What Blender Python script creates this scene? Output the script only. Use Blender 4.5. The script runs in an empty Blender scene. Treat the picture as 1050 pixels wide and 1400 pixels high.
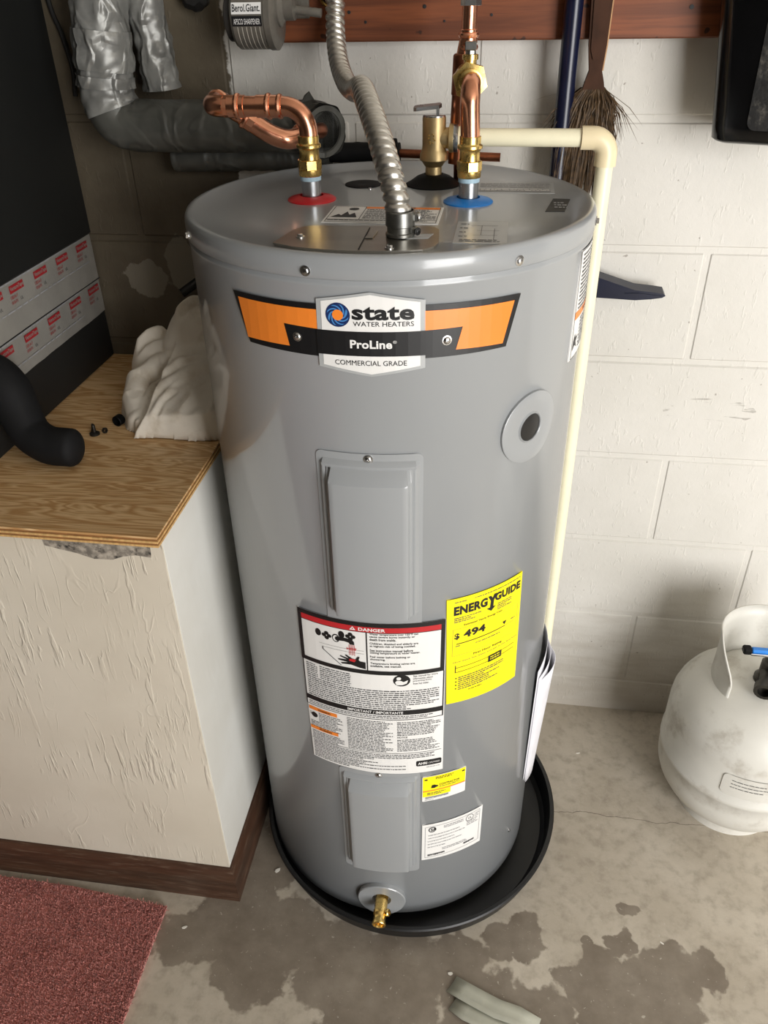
import bpy, bmesh, math, random
from mathutils import Vector, Matrix, noise
random.seed(7)
sc = bpy.context.scene
COL = sc.collection

# ---------------------------------------------------------------- camera
cam_d = bpy.data.cameras.new('camera'); cam = bpy.data.objects.new('camera', cam_d); COL.objects.link(cam)
cam_d.sensor_fit = 'VERTICAL'; cam_d.sensor_height = 36.0; cam_d.lens = 1099.47 / 1400 * 36.0
cam_d.clip_start = 0.02; cam_d.clip_end = 60
YAW, PITCH, ROLL = -0.1562, 0.5861, -0.0216
_f = Vector((math.sin(YAW), math.cos(YAW), 0)); _r = Vector((math.cos(YAW), -math.sin(YAW), 0)); _u = Vector((0, 0, 1))
_fw = _f * math.cos(PITCH) - _u * math.sin(PITCH); _u2 = _u * math.cos(PITCH) + _f * math.sin(PITCH)
_R = _r * math.cos(ROLL) + _u2 * math.sin(ROLL); _U = -_r * math.sin(ROLL) + _u2 * math.cos(ROLL)
cam.matrix_world = Matrix(((_R.x, _U.x, -_fw.x, -0.3406), (_R.y, _U.y, -_fw.y, -1.4551), (_R.z, _U.z, -_fw.z, 1.5185), (0, 0, 0, 1)))
sc.camera = cam

# ---------------------------------------------------------------- world, daylight, exposure
w = bpy.data.worlds.new('world'); sc.world = w; w.use_nodes = True
w.node_tree.nodes['Background'].inputs[0].default_value = (0.80, 0.87, 1.0, 1)
w.node_tree.nodes['Background'].inputs[1].default_value = 0.2
def area(name, loc, rot, sx, sy, power, col):
    d = bpy.data.lights.new(name, 'AREA'); d.shape = 'RECTANGLE'; d.size = sx; d.size_y = sy; d.energy = power; d.color = col
    o = bpy.data.objects.new(name, d); COL.objects.link(o); o.location = loc; o.rotation_euler = rot; return o
# daylight entering by the open garage door in the front wall, behind the viewer and to the right
area('garage_door_daylight', (1.93, -3.24, 1.22), (math.radians(90), 0, 0), 2.2, 2.30, 188, (1.0, 0.985, 0.97))
vs = sc.view_settings; vs.view_transform = 'Standard'; vs.look = 'None'; vs.gamma = 1.0; vs.exposure = 0.0; vs.use_curve_mapping = False

# ---------------------------------------------------------------- helpers
def lin(c):
    c = c / 255.0
    return c / 12.92 if c <= 0.04045 else ((c + 0.055) / 1.055) ** 2.4
def rgb(r, g, b): return (lin(r), lin(g), lin(b), 1.0)

class NT:
    """tiny node-tree writer"""
    def __init__(s, name):
        s.m = bpy.data.materials.new(name); s.m.use_nodes = True; s.t = s.m.node_tree; s.b = s.t.nodes['Principled BSDF']
        s.pos = None
    def n(s, typ, **k):
        x = s.t.nodes.new(typ)
        for a, v in k.items(): setattr(x, a, v)
        return x
    def ln(s, a, b): s.t.links.new(a, b)
    def put(s, sock, v):
        if hasattr(v, 'links') or hasattr(v, 'is_linked'): s.ln(v, sock)
        else: sock.default_value = v
    def P(s):
        if s.pos is None: s.pos = s.n('ShaderNodeNewGeometry').outputs['Position']
        return s.pos
    def O(s): return s.n('ShaderNodeTexCoord').outputs['Object']
    def scale(s, vec, v):
        x = s.n('ShaderNodeVectorMath', operation='MULTIPLY'); s.ln(vec, x.inputs[0]); x.inputs[1].default_value = v; return x.outputs[0]
    def noise(s, vec, sc_, detail=4.0, rough=0.55, dist=0.0):
        x = s.n('ShaderNodeTexNoise'); s.ln(vec, x.inputs['Vector']); x.inputs['Scale'].default_value = sc_
        x.inputs['Detail'].default_value = detail; x.inputs['Roughness'].default_value = rough; x.inputs['Distortion'].default_value = dist
        return x.outputs[0]
    def math(s, op, a, b=0.0, c=0.0, clamp=False):
        x = s.n('ShaderNodeMath', operation=op); x.use_clamp = clamp
        s.put(x.inputs[0], a); s.put(x.inputs[1], b); s.put(x.inputs[2], c); return x.outputs[0]
    def ramp(s, fac, a, b):
        """smooth 0..1 between a and b"""
        x = s.n('ShaderNodeMapRange', interpolation_type='SMOOTHSTEP'); s.put(x.inputs[0], fac)
        x.inputs[1].default_value = a; x.inputs[2].default_value = b; return x.outputs[0]
    def mix(s, fac, a, b):
        x = s.n('ShaderNodeMix', data_type='RGBA'); s.put(x.inputs[0], fac); s.put(x.inputs[6], a); s.put(x.inputs[7], b); return x.outputs[2]
    def sep(s, vec):
        x = s.n('ShaderNodeSeparateXYZ'); s.ln(vec, x.inputs[0]); return x.outputs
    def dist(s, vec, p, sc_=(1, 1, 1)):
        a = s.scale(vec, sc_); x = s.n('ShaderNodeVectorMath', operation='DISTANCE'); s.ln(a, x.inputs[0])
        x.inputs[1].default_value = (p[0]*sc_[0], p[1]*sc_[1], p[2]*sc_[2]); return x.outputs['Value']
    def bump(s, h, strength, distance=0.001, prev=None):
        x = s.n('ShaderNodeBump'); x.inputs['Strength'].default_value = strength; x.inputs['Distance'].default_value = distance
        s.ln(h, x.inputs['Height'])
        if prev is not None: s.ln(prev, x.inputs['Normal'])
        return x.outputs[0]
    def done(s, color=None, rough=0.5, metal=0.0, normal=None, coat=0.0, spec=0.5, sheen=0.0, crough=0.10):
        b = s.b
        if color is not None: s.put(b.inputs['Base Color'], color)
        s.put(b.inputs['Roughness'], rough); s.put(b.inputs['Metallic'], metal)
        b.inputs['Coat Weight'].default_value = coat; b.inputs['Coat Roughness'].default_value = crough
        b.inputs['Specular IOR Level'].default_value = spec; b.inputs['Sheen Weight'].default_value = sheen
        if normal is not None: s.ln(normal, b.inputs['Normal'])
        return s.m

def simple(name, col, rough=0.5, metal=0.0, var=0.08, vs_=30.0, bump=0.0, bs=200.0, bd=0.0006, coat=0.0, spec=0.5, rv=0.0, dirt=None, stretch=(1, 1, 1)):
    """base colour with a soft noise variation, optional relief and dirt"""
    k = NT(name); p = k.scale(k.P(), stretch)
    f = k.noise(p, vs_, 5)
    a = tuple(c * (1 - var) for c in col[:3]) + (1,); b = tuple(min(1, c * (1 + var)) for c in col[:3]) + (1,)
    c = k.mix(k.ramp(f, 0.3, 0.7), a, b)
    if dirt:
        dcol, amount, dsc = dirt
        c = k.mix(k.math('MULTIPLY', k.ramp(k.noise(p, dsc, 6, 0.65), 0.5, 0.72), amount), c, dcol)
    r = rough if rv == 0 else k.math('ADD', k.math('MULTIPLY', k.noise(p, vs_ * 2, 4), rv), rough - rv / 2)
    nrm = k.bump(k.noise(p, bs, 4), bump, bd) if bump else None
    return k.done(c, r, metal, nrm, coat, spec)

ORG = {}
class MB:
    """mesh builder in world coordinates"""
    def __init__(s): s.v = []; s.f = []
    def add(s, vs, fs):
        n = len(s.v); s.v += [Vector(q) for q in vs]; s.f += [tuple(i + n for i in f) for f in fs]; return s
    def box(s, c, d, rot=None, bev=0.0):
        bm = bmesh.new(); bmesh.ops.create_cube(bm, size=1.0)
        for q in bm.verts: q.co = Vector((q.co.x * d[0], q.co.y * d[1], q.co.z * d[2]))
        if bev: bmesh.ops.bevel(bm, geom=bm.edges[:], offset=bev, segments=1, affect='EDGES', profile=0.5)
        m = Matrix.Translation(c) @ (rot.to_4x4() if rot is not None else Matrix.Identity(4))
        bm.verts.index_update()
        s.add([m @ q.co for q in bm.verts], [[q.index for q in f.verts] for f in bm.faces]); bm.free(); return s
    def lathe(s, prof, o=(0, 0, 0), ax=(0, 0, 1), n=32, closed=False, rfun=None):
        o = Vector(o); ax = Vector(ax).normalized()
        e1 = ax.orthogonal().normalized() if abs(ax.z) < 0.999 else Vector((1, 0, 0)); e2 = ax.cross(e1)
        vs = []; fs = []; m = len(prof)
        for i in range(n):
            a = 2 * math.pi * i / n; d = e1 * math.cos(a) + e2 * math.sin(a)
            for r, z in prof: vs.append(o + d * (r if rfun is None else rfun(r, a, z)) + ax * z)
        for i in range(n):
            j = (i + 1) % n
            for q in range(m - 1): fs.append((i * m + q, j * m + q, j * m + q + 1, i * m + q + 1))
            if closed: fs.append((i * m + m - 1, j * m + m - 1, j * m, i * m))
        if not closed:
            if prof[0][0] > 1e-5: fs.append(tuple(i * m for i in range(n))[::-1])
            if prof[-1][0] > 1e-5: fs.append(tuple(i * m + m - 1 for i in range(n)))
        return s.add(vs, fs)
    def tube(s, pts, r, n=16, caps=True, rfun=None):
        pts = [Vector(q) for q in pts]; L = len(pts); rr = r if hasattr(r, '__len__') else [r] * L
        t = [(pts[min(i + 1, L - 1)] - pts[max(i - 1, 0)]).normalized() for i in range(L)]
        e = t[0].orthogonal().normalized(); vs = []; fs = []; acc = 0
        for i in range(L):
            if i: acc += (pts[i] - pts[i - 1]).length
            e = (e - t[i] * e.dot(t[i])).normalized(); b = t[i].cross(e)
            for k in range(n):
                a = 2 * math.pi * k / n; q = rr[i] if rfun is None else rfun(rr[i], a, acc, i)
                vs.append(pts[i] + (e * math.cos(a) + b * math.sin(a)) * q)
        for i in range(L - 1):
            for k in range(n):
                j = (k + 1) % n; fs.append((i * n + k, i * n + j, (i + 1) * n + j, (i + 1) * n + k))
        if caps: fs.append(tuple(range(n))[::-1]); fs.append(tuple((L - 1) * n + k for k in range(n)))
        return s.add(vs, fs)
    def prism(s, poly, fmap, h0, h1):
        """2-D polygon extruded between heights h0 and h1; fmap(x, y, h) -> point"""
        n = len(poly)
        s.add([fmap(x, y, h0) for x, y in poly] + [fmap(x, y, h1) for x, y in poly],
              [tuple(range(n))[::-1], tuple(range(n, 2 * n))] + [(i, (i + 1) % n, n + (i + 1) % n, n + i) for i in range(n)]); return s
    def build(s, name, mat, parent=None, smooth=35, org=None, recalc=True):
        me = bpy.data.meshes.new(name)
        if parent is not None: o0 = ORG[parent]
        elif org is not None: o0 = Vector(org)
        else:
            xs = [q.x for q in s.v]; ys = [q.y for q in s.v]; o0 = Vector(((min(xs) + max(xs)) / 2, (min(ys) + max(ys)) / 2, min(q.z for q in s.v)))
        me.from_pydata([tuple(q - o0) for q in s.v], [], s.f); me.update()
        if recalc:
            bm = bmesh.new(); bm.from_mesh(me); bmesh.ops.recalc_face_normals(bm, faces=bm.faces); bm.to_mesh(me); bm.free()
        if smooth:
            for pl in me.polygons: pl.use_smooth = True
            me.set_sharp_from_angle(angle=math.radians(smooth))
        me.materials.append(mat)
        o = bpy.data.objects.new(name, me); COL.objects.link(o); ORG[o] = o0
        if parent is not None: o.parent = parent
        else: o.location = o0
        return o

def tag(o, label=None, cat=None, group=None, kind=None):
    if label: o['label'] = label
    if cat: o['category'] = cat
    if group: o['group'] = group
    if kind: o['kind'] = kind
    return o
def thing(name, loc, label, cat, group=None):
    o = bpy.data.objects.new(name, None); COL.objects.link(o); o.location = loc; o.empty_display_size = 0.05; ORG[o] = Vector(loc)
    return tag(o, label, cat, group)
def spline(pts, n=12):
    """Catmull-Rom through the points"""
    P = [Vector(q) for q in pts]; P = [P[0] * 2 - P[1]] + P + [P[-1] * 2 - P[-2]]; out = []
    for i in range(1, len(P) - 2):
        a, b, c, d = P[i - 1:i + 3]
        for k in range(n):
            t = k / n
            out.append(0.5 * ((2 * b) + (c - a) * t + (2 * a - 5 * b + 4 * c - d) * t * t + (3 * b - a - 3 * c + d) * t ** 3))
    out.append(P[-2]); return out
def rnd_poly(x0, x1, y0, y1, r, n=5):
    out = []
    for cx, cy, a0 in ((x1 - r[0], y1 - r[1], 0), (x0 + r[0], y1 - r[1], 90), (x0 + r[0], y0 + r[1], 180), (x1 - r[0], y0 + r[1], 270)):
        for k in range(n + 1):
            a = math.radians(a0 + 90 * k / n); out.append((cx + r[0] * math.cos(a), cy + r[1] * math.sin(a)))
    return out
def ell(cx, cy, rx, ry, n=28): return [(cx + rx * math.cos(2 * math.pi * i / n), cy + ry * math.sin(2 * math.pi * i / n)) for i in range(n)]

_txt = {}
def text2d(body, bold):
    """flat mesh of a line of type, as (verts, faces)"""
    key = (body, bold)
    if key not in _txt:
        cu = bpy.data.curves.new('type', 'FONT'); cu.body = body; cu.size = 1.0; cu.offset = bold; cu.resolution_u = 3; cu.fill_mode = 'FRONT'
        cu.space_character = 1.0 + bold * 1.2
        o = bpy.data.objects.new('type', cu); COL.objects.link(o)
        dg = bpy.context.evaluated_depsgraph_get(); me = bpy.data.meshes.new_from_object(o.evaluated_get(dg))
        _txt[key] = ([(q.co.x, q.co.y) for q in me.vertices], [tuple(f.vertices) for f in me.polygons])
        bpy.data.objects.remove(o); bpy.data.curves.remove(cu); bpy.data.meshes.remove(me)
    return _txt[key]

class Sheet:
    """printed matter on a surface: fmap(x, y, off) -> point. Layers are gathered per (name, material) and built as sub-parts."""
    JOIN = {'tap_drawing', 'tap_highlight', 'water_drawing', 'basin_line', 'diagram', 'flame_symbol', 'name_plate', 'black_plate', 'manual_figure', 'emblem_swirl', 'x', 'badge'}
    def __init__(s, fmap, step): s.fm = fmap; s.step = step; s.L = {}; s.g = 0; s.hold = False
    def _add(s, key, vs, fs, off):
        if key[0] == 'x' or key[0] == 'badge': s.L.setdefault(key, []).append((vs, fs, off)); return
        if not s.hold: s.g += 1
        s.L.setdefault(key + ((0 if key[0] in s.JOIN or key[0].endswith('print') else s.g),), []).append((vs, fs, off))
    def poly(s, name, mat, pts, off):
        bm = bmesh.new(); f = bm.faces.new([bm.verts.new((x, y, 0)) for x, y in pts])
        bmesh.ops.triangulate(bm, faces=bm.faces[:])
        xs = [p[0] for p in pts]; x = math.floor(min(xs) / s.step) * s.step + s.step
        while x < max(xs) - 1e-6:
            bmesh.ops.bisect_plane(bm, geom=bm.verts[:] + bm.edges[:] + bm.faces[:], plane_co=(x, 0, 0), plane_no=(1, 0, 0), dist=1e-7); x += s.step
        bm.verts.index_update()
        s._add((name, mat), [(q.co.x, q.co.y) for q in bm.verts], [tuple(q.index for q in f.verts) for f in bm.faces], off); bm.free()
    def rect(s, name, mat, x0, x1, y0, y1, off): s.poly(name, mat, [(x0, y0), (x1, y0), (x1, y1), (x0, y1)], off)
    def frame(s, name, mat, x0, x1, y0, y1, tx, ty, off):
        s.g += 1; s.hold = True
        s.rect(name, mat, x0, x1, y0, y0 + ty, off); s.rect(name, mat, x0, x1, y1 - ty, y1, off)
        s.rect(name, mat, x0, x0 + tx, y0 + ty, y1 - ty, off); s.rect(name, mat, x1 - tx, x1, y0 + ty, y1 - ty, off); s.hold = False
    def text(s, name, mat, body, x0, x1, y0, y1, off, bold=0.0, skew=0.0):
        vs, fs = text2d(body, bold)
        if not vs: return
        ax = min(v[0] for v in vs); bx = max(v[0] for v in vs); ay = min(v[1] for v in vs); by = max(v[1] for v in vs)
        s._add((name, mat), [(x0 + (x1 - x0) * ((x - ax) / (bx - ax) + skew * (y - ay) / (by - ay)), y0 + (y1 - y0) * (y - ay) / (by - ay)) for x, y in vs], fs, off)
    def rows(s, name, mat, x0, x1, ytop, pitch, n, off, k, h=0.45, ragged=0.25, seed=1):
        """rows of illegible small print: word-long dashes; k = width of one em in x units"""
        R = random.Random(seed); vs = []; fs = []
        for i in range(n):
            y = ytop - i * pitch; x = x0; xe = x1 - R.random() * ragged * (x1 - x0) if R.random() < 0.5 else x1
            while x < xe:
                wd = k * R.uniform(0.8, 3.4); b = min(xe, x + wd); m = len(vs); hh = pitch * h * R.uniform(0.8, 1.1)
                vs += [(x, y - hh), (b, y - hh), (b, y), (x, y)]; fs.append((m, m + 1, m + 2, m + 3)); x = b + k * 0.45
        s._add((name, mat), vs, fs, off)
    def build(s, parent):
        for (name, mat, g), parts in s.L.items():
            mb = MB()
            for vs, fs, off in parts: mb.add([s.fm(x, y, off) for x, y in vs], fs)
            o = mb.build(name, mat, parent, smooth=0, recalc=False)
            if name.endswith('fine_print') or name.endswith('barcode_print') or name in ('stamped_print', 'block_print', 'tape_print_dark'): o['kind'] = 'stuff'

# ---------------------------------------------------------------- materials
def wall_material():
    k = NT('painted block wall'); P = k.P(); x, y, z = k.sep(P)
    n1 = k.noise(P, 38, 5, 0.6)
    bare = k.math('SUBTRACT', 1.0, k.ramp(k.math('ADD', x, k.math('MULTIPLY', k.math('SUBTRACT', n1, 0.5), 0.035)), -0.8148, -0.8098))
    white = k.mix(k.ramp(k.noise(P, 3.0, 5), 0.3, 0.7), rgb(205, 202, 194), rgb(216, 213, 206))
    # grime that gathers on the lowest courses
    low = k.math('MULTIPLY', k.ramp(k.math('ADD', z, k.math('MULTIPLY', k.noise(k.scale(P, (3, 3, 14)), 3.0, 6), 0.5)), 0.62, 0.22), 0.55)
    white = k.mix(low, white, rgb(160, 149, 133))
    spk = k.ramp(k.noise(P, 95, 2, 0.4), 0.765, 0.79)
    white = k.mix(k.math('MULTIPLY', spk, 0.6), white, rgb(120, 110, 98))
    sc_m = k.math('MULTIPLY', k.math('LESS_THAN', k.dist(P, (0.06, 0, 0.822), (1, 0, 3.2)), 0.085), k.ramp(k.noise(k.scale(P, (9, 1, 75)), 1.2, 4, 0.6, 0.5), 0.60, 0.66))
    white = k.mix(k.math('MULTIPLY', sc_m, 0.5), white, rgb(120, 114, 104))
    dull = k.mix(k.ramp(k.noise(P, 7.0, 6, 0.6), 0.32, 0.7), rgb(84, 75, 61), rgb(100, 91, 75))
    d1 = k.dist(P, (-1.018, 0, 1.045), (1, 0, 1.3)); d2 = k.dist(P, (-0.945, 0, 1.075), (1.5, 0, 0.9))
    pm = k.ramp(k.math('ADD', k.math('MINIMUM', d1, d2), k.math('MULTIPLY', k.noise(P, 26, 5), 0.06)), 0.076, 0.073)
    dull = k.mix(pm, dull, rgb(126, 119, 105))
    nb = k.bump(k.noise(P, 75, 6, 0.62), 0.35, 0.0022)
    nb = k.bump(k.ramp(k.noise(k.scale(P, (1, 1, 0.35)), 130, 2, 0.5), 0.60, 0.72), 0.30, 0.0018, nb)
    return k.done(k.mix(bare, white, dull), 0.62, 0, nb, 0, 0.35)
def floor_material():
    k = NT('stained concrete'); P = k.P()
    n = k.noise(P, 5.0, 8, 0.62); n2 = k.noise(P, 38, 6, 0.6)
    c = k.mix(k.ramp(n, 0.3, 0.7), rgb(176, 166, 150), rgb(197, 188, 173))
    c = k.mix(k.math('MULTIPLY', k.ramp(n2, 0.42, 0.75), 0.45), c, rgb(126, 116, 102))
    blobs = [(-0.08, -0.645, 0.042), (-0.045, -0.592, 0.026), (0.0, -0.655, 0.05), (0.055, -0.64, 0.045), (0.105, -0.632, 0.038), (-0.13, -0.685, 0.04), (0.03, -0.72, 0.06), (-0.06, -0.74, 0.07),
             (-0.225, -0.605, 0.04), (-0.27, -0.625, 0.035), (-0.34, -0.67, 0.06), (-0.30, -0.75, 0.075), (-0.44, -0.70, 0.09), (-0.56, -0.70, 0.09), (-0.68, -0.665, 0.08), (-0.80, -0.665, 0.075), (-0.72, -0.74, 0.07), (-0.20, -0.76, 0.07), (-0.50, -0.80, 0.09), (-0.88, -0.70, 0.05), (-0.02, -0.52, 0.018), (-0.105, -0.60, 0.012), (-0.75, -0.5, 0.08), (-0.76, -0.6, 0.06)]
    wn = k.n('ShaderNodeTexNoise'); k.ln(P, wn.inputs['Vector']); wn.inputs['Scale'].default_value = 16; wn.inputs['Detail'].default_value = 4
    wo = k.n('ShaderNodeVectorMath', operation='SUBTRACT'); k.ln(wn.outputs['Color'], wo.inputs[0]); wo.inputs[1].default_value = (0.5, 0.5, 0.5)
    wp = k.n('ShaderNodeVectorMath', operation='ADD'); k.ln(k.scale(wo.outputs[0], (0.085, 0.085, 0.0)), wp.inputs[0]); k.ln(P, wp.inputs[1]); PW = wp.outputs[0]
    acc = None
    for bx_, by_, br_ in blobs:
        d = k.dist(PW, (bx_, by_, 0)); g = k.math('MULTIPLY', k.math('SUBTRACT', 1.0, k.math('DIVIDE', d, br_ * 2.0), clamp=True), 1.0)
        acc = g if acc is None else k.math('MAXIMUM', acc, g)
    edge = k.math('ADD', acc, k.math('MULTIPLY', k.math('SUBTRACT', k.noise(P, 22, 5, 0.55), 0.5), 0.55))
    stain = k.ramp(edge, 0.46, 0.54)
    c = k.mix(k.math('MULTIPLY', stain, k.math('ADD', 0.45, k.math('MULTIPLY', k.noise(P, 14, 5), 0.75), clamp=True)), c, rgb(116, 105, 92))
    dust = k.math('MULTIPLY', k.ramp(k.noise(P, 140, 3, 0.6, 0.6), 0.66, 0.72), 0.55)
    c = k.mix(dust, c, rgb(196, 190, 178))
    # a hairline crack running right from the pan
    cr = k.math('ABSOLUTE', k.math('ADD', k.math('ADD', k.sep(P)[1], 0.316), k.math('MULTIPLY', k.math('SUBTRACT', k.noise(P, 14, 4), 0.5), 0.035)))
    crm = k.math('MULTIPLY', k.math('LESS_THAN', cr, 0.0009), k.math('GREATER_THAN', k.sep(P)[0], -0.25))
    c = k.mix(k.math('MULTIPLY', crm, 0.6), c, rgb(70, 64, 56))
    nb = k.bump(k.noise(P, 60, 8, 0.65), 0.35, 0.002)
    return k.done(c, k.math('SUBTRACT', 0.78, k.math('MULTIPLY', stain, 0.2)), 0, nb, 0, 0.4)
def plaster_material():
    k = NT('brushed cream plaster'); P = k.P()
    c = k.mix(k.ramp(k.noise(P, 4, 5), 0.3, 0.7), rgb(206, 197, 180), rgb(216, 208, 192))
    ridg = k.noise(k.scale(P, (1.0, 1.0, 0.13)), 125, 3, 0.5, 0.35)
    area_ = k.ramp(k.noise(P, 7.5, 3, 0.5), 0.42, 0.62)
    h = k.math('MULTIPLY', k.ramp(ridg, 0.52, 0.66), area_)
    long_ = k.ramp(k.math('ABSOLUTE', k.math('SUBTRACT', k.noise(k.scale(P, (1, 1, 0.30)), 17, 2, 0.4, 0.9), 0.5)), 0.012, 0.0)
    nb = k.bump(k.math('ADD', h, k.math('MULTIPLY', k.math('MULTIPLY', long_, k.ramp(k.noise(P, 10, 2), 0.45, 0.6)), 0.35)), 0.6, 0.0020)
    nb = k.bump(k.noise(P, 120, 4), 0.12, 0.001, nb)
    return k.done(c, 0.45, 0, nb, 0, 0.4)
def side_material():
    k = NT('smooth white side paint'); P = k.P(); c = k.mix(k.ramp(k.noise(P, 6, 5), 0.3, 0.7), rgb(226, 224, 216), rgb(234, 233, 227))
    return k.done(c, 0.4, 0, k.bump(k.noise(k.scale(P, (1, 1, 0.3)), 40, 4), 0.25, 0.002), 0, 0.4)
def veneer_material():
    k = NT('plywood veneer'); P = k.P()
    wv = k.noise(k.scale(P, (0.9, 7.5, 1)), 3.0, 3, 0.5, 1.3)
    rings = k.math('FRACT', k.math('MULTIPLY', wv, 11.0))
    g = k.ramp(k.math('ABSOLUTE', k.math('SUBTRACT', rings, 0.5)), 0.02, 0.5)
    c = k.mix(g, rgb(190, 146, 94), rgb(224, 190, 142))
    c = k.mix(k.math('MULTIPLY', k.ramp(k.noise(k.scale(P, (2, 40, 1)), 6, 4), 0.45, 0.7), 0.35), c, rgb(160, 116, 70))
    c = k.mix(k.math('MULTIPLY', k.ramp(k.noise(P, 9, 5), 0.58, 0.72), 0.4), c, rgb(232, 206, 166))
    c = k.mix(k.math('MULTIPLY', k.ramp(k.noise(P, 55, 2), 0.74, 0.77), 0.9), c, rgb(70, 48, 30))
    return k.done(c, 0.6, 0, k.bump(k.noise(k.scale(P, (3, 60, 1)), 8, 4), 0.2, 0.0008), 0, 0.35)
def board_material():
    k = NT('red-brown stained board'); P = k.P()
    wv = k.noise(k.scale(P, (0.5, 1, 9)), 4.0, 4, 0.55, 0.8)
    c = k.mix(k.ramp(wv, 0.32, 0.68), rgb(92, 48, 25), rgb(130, 72, 40))
    c = k.mix(k.math('MULTIPLY', k.ramp(k.noise(k.scale(P, (2, 1, 60)), 4, 4), 0.5, 0.72), 0.5), c, rgb(74, 37, 20))
    c = k.mix(k.math('MULTIPLY', k.ramp(k.noise(P, 34, 2), 0.70, 0.73), 0.9), c, rgb(48, 26, 16))
    return k.done(c, 0.5, 0, k.bump(k.noise(k.scale(P, (3, 1, 60)), 6, 4), 0.2, 0.001), 0, 0.4)
def carpet_material():
    k = NT('red carpet pile'); P = k.P()
    c = k.mix(k.ramp(k.noise(P, 420, 3), 0.35, 0.65), rgb(176, 104, 96), rgb(220, 152, 142))
    c = k.mix(k.math('MULTIPLY', k.ramp(k.noise(P, 15, 5), 0.5, 0.72), 0.45), c, rgb(156, 88, 78))
    return k.done(c, 0.9, 0, k.bump(k.noise(P, 350, 4), 0.5, 0.003), 0, 0.15, 0.3)

def tape_material(name, col, metal, strength):
    k = NT(name); P = k.P(); n = k.noise(P, 26, 3, 0.5, 0.4); cr = k.ramp(k.math('ABSOLUTE', k.math('SUBTRACT', k.noise(k.scale(P, (1, 1, 0.6)), 19, 2, 0.35, 0.5), 0.5)), 0.085, 0.0)
    c = k.mix(k.ramp(n, 0.35, 0.65), tuple(q * 0.82 for q in col[:3]) + (1,), tuple(min(1, q * 1.15) for q in col[:3]) + (1,))
    nb = k.bump(cr, strength, 0.005); nb = k.bump(k.noise(P, 120, 4), strength * 0.3, 0.001, nb)
    return k.done(c, k.math('ADD', 0.30, k.math('MULTIPLY', n, 0.25)), metal, nb, 0, 0.5)
M = {}
M['wall'] = wall_material(); M['floor'] = floor_material(); M['plaster'] = plaster_material(); M['veneer'] = veneer_material(); M['side'] = side_material()
M['board'] = board_material(); M['carpet'] = carpet_material()
M['mortar'] = M['wall']
M['room'] = simple('garage shell paint', rgb(74, 70, 64), 0.8, var=0.05, vs_=2)
M['ceil'] = simple('ceiling paint', rgb(196, 192, 184), 0.85, var=0.04, vs_=2)
M['base'] = simple('brown baseboard', rgb(72, 49, 36), 0.42, var=0.25, vs_=6, stretch=(1, 1, 12), bump=0.15, bs=60, dirt=(rgb(140, 122, 104), 0.35, 20))
M['ply_a'] = simple('ply layer along', rgb(206, 166, 108), 0.65, var=0.18, vs_=40, stretch=(4, 4, 1)); M['ply_b'] = simple('ply layer across', rgb(140, 96, 54), 0.7, var=0.25, vs_=60)
M['jacket'] = simple('grey enamel', rgb(150, 153, 155), 0.42, var=0.012, vs_=5, coat=0.75, spec=0.5, bump=0.018, bs=9, bd=0.004)
M['cap'] = simple('grey enamel cap', rgb(150, 153, 155), 0.30, var=0.012, vs_=5, coat=0.55, spec=0.5, bump=0.01, bs=9, bd=0.004)
M['black'] = simple('black plastic', rgb(22, 22, 23), 0.38, var=0.1); M['pan'] = simple('black moulded pan', rgb(20, 20, 21), 0.42, var=0.15, bump=0.05, bs=300)
M['rubber'] = simple('black rubber', rgb(7, 7, 7), 0.6, spec=0.2)
M['ink'] = simple('black ink', rgb(18, 18, 20), 0.45); M['grey_ink'] = simple('fine print ink', rgb(70, 70, 72), 0.5); M['pale_ink'] = simple('pale ink', rgb(150, 150, 152), 0.5)
M['white'] = simple('label white', rgb(232, 231, 228), 0.4, var=0.01); M['orange'] = simple('label orange', rgb(243, 136, 48), 0.38, var=0.02)
M['red'] = simple('label red', rgb(190, 38, 44), 0.4, var=0.03); M['yellow'] = simple('label yellow', rgb(255, 236, 10), 0.4, var=0.01)
M['navy_ink'] = simple('logo navy', rgb(24, 44, 92), 0.4); M['blue_ink'] = simple('logo blue', rgb(70, 130, 190), 0.4)
M['clear'] = simple('foil label', rgb(172, 174, 174), 0.3, var=0.04)
M['chrome'] = simple('zinc screw', rgb(205, 205, 205), 0.25, 1.0, var=0.1); M['zinc'] = simple('galvanised nipple', rgb(196, 200, 204), 0.3, 1.0, var=0.1, rv=0.2)
M['ptfe'] = simple('thread tape', rgb(176, 206, 222), 0.5)
M['brass'] = simple('bright brass', rgb(236, 202, 124), 0.28, 1.0, var=0.12, vs_=60, rv=0.15, dirt=(rgb(120, 88, 40), 0.4, 50)); M['bronze'] = simple('cast bronze', rgb(214, 190, 142), 0.48, 1.0, var=0.12, bump=0.1, bs=400, bd=0.0004)
M['copper'] = simple('copper', rgb(240, 172, 138), 0.24, 1.0, var=0.07, vs_=30, rv=0.12, dirt=(rgb(190, 110, 80), 0.35, 24)); M['copper_old'] = simple('dull copper', rgb(150, 92, 66), 0.35, 1.0, var=0.25, vs_=30)
M['redring'] = simple('red plastic ring', rgb(190, 30, 38), 0.35); M['bluering'] = simple('blue plastic ring', rgb(20, 120, 200), 0.35)
M['plate'] = simple('bare steel plate', rgb(176, 172, 164), 0.3, 1.0, var=0.1, vs_=6, rv=0.1, stretch=(1, 6, 1))
M['conduit'] = simple('flexible steel conduit', rgb(206, 203, 196), 0.34, 1.0, var=0.08, vs_=90, rv=0.15); M['cast'] = simple('cast zinc connector', rgb(140, 140, 136), 0.36, 1.0, var=0.15, vs_=80)
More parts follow.
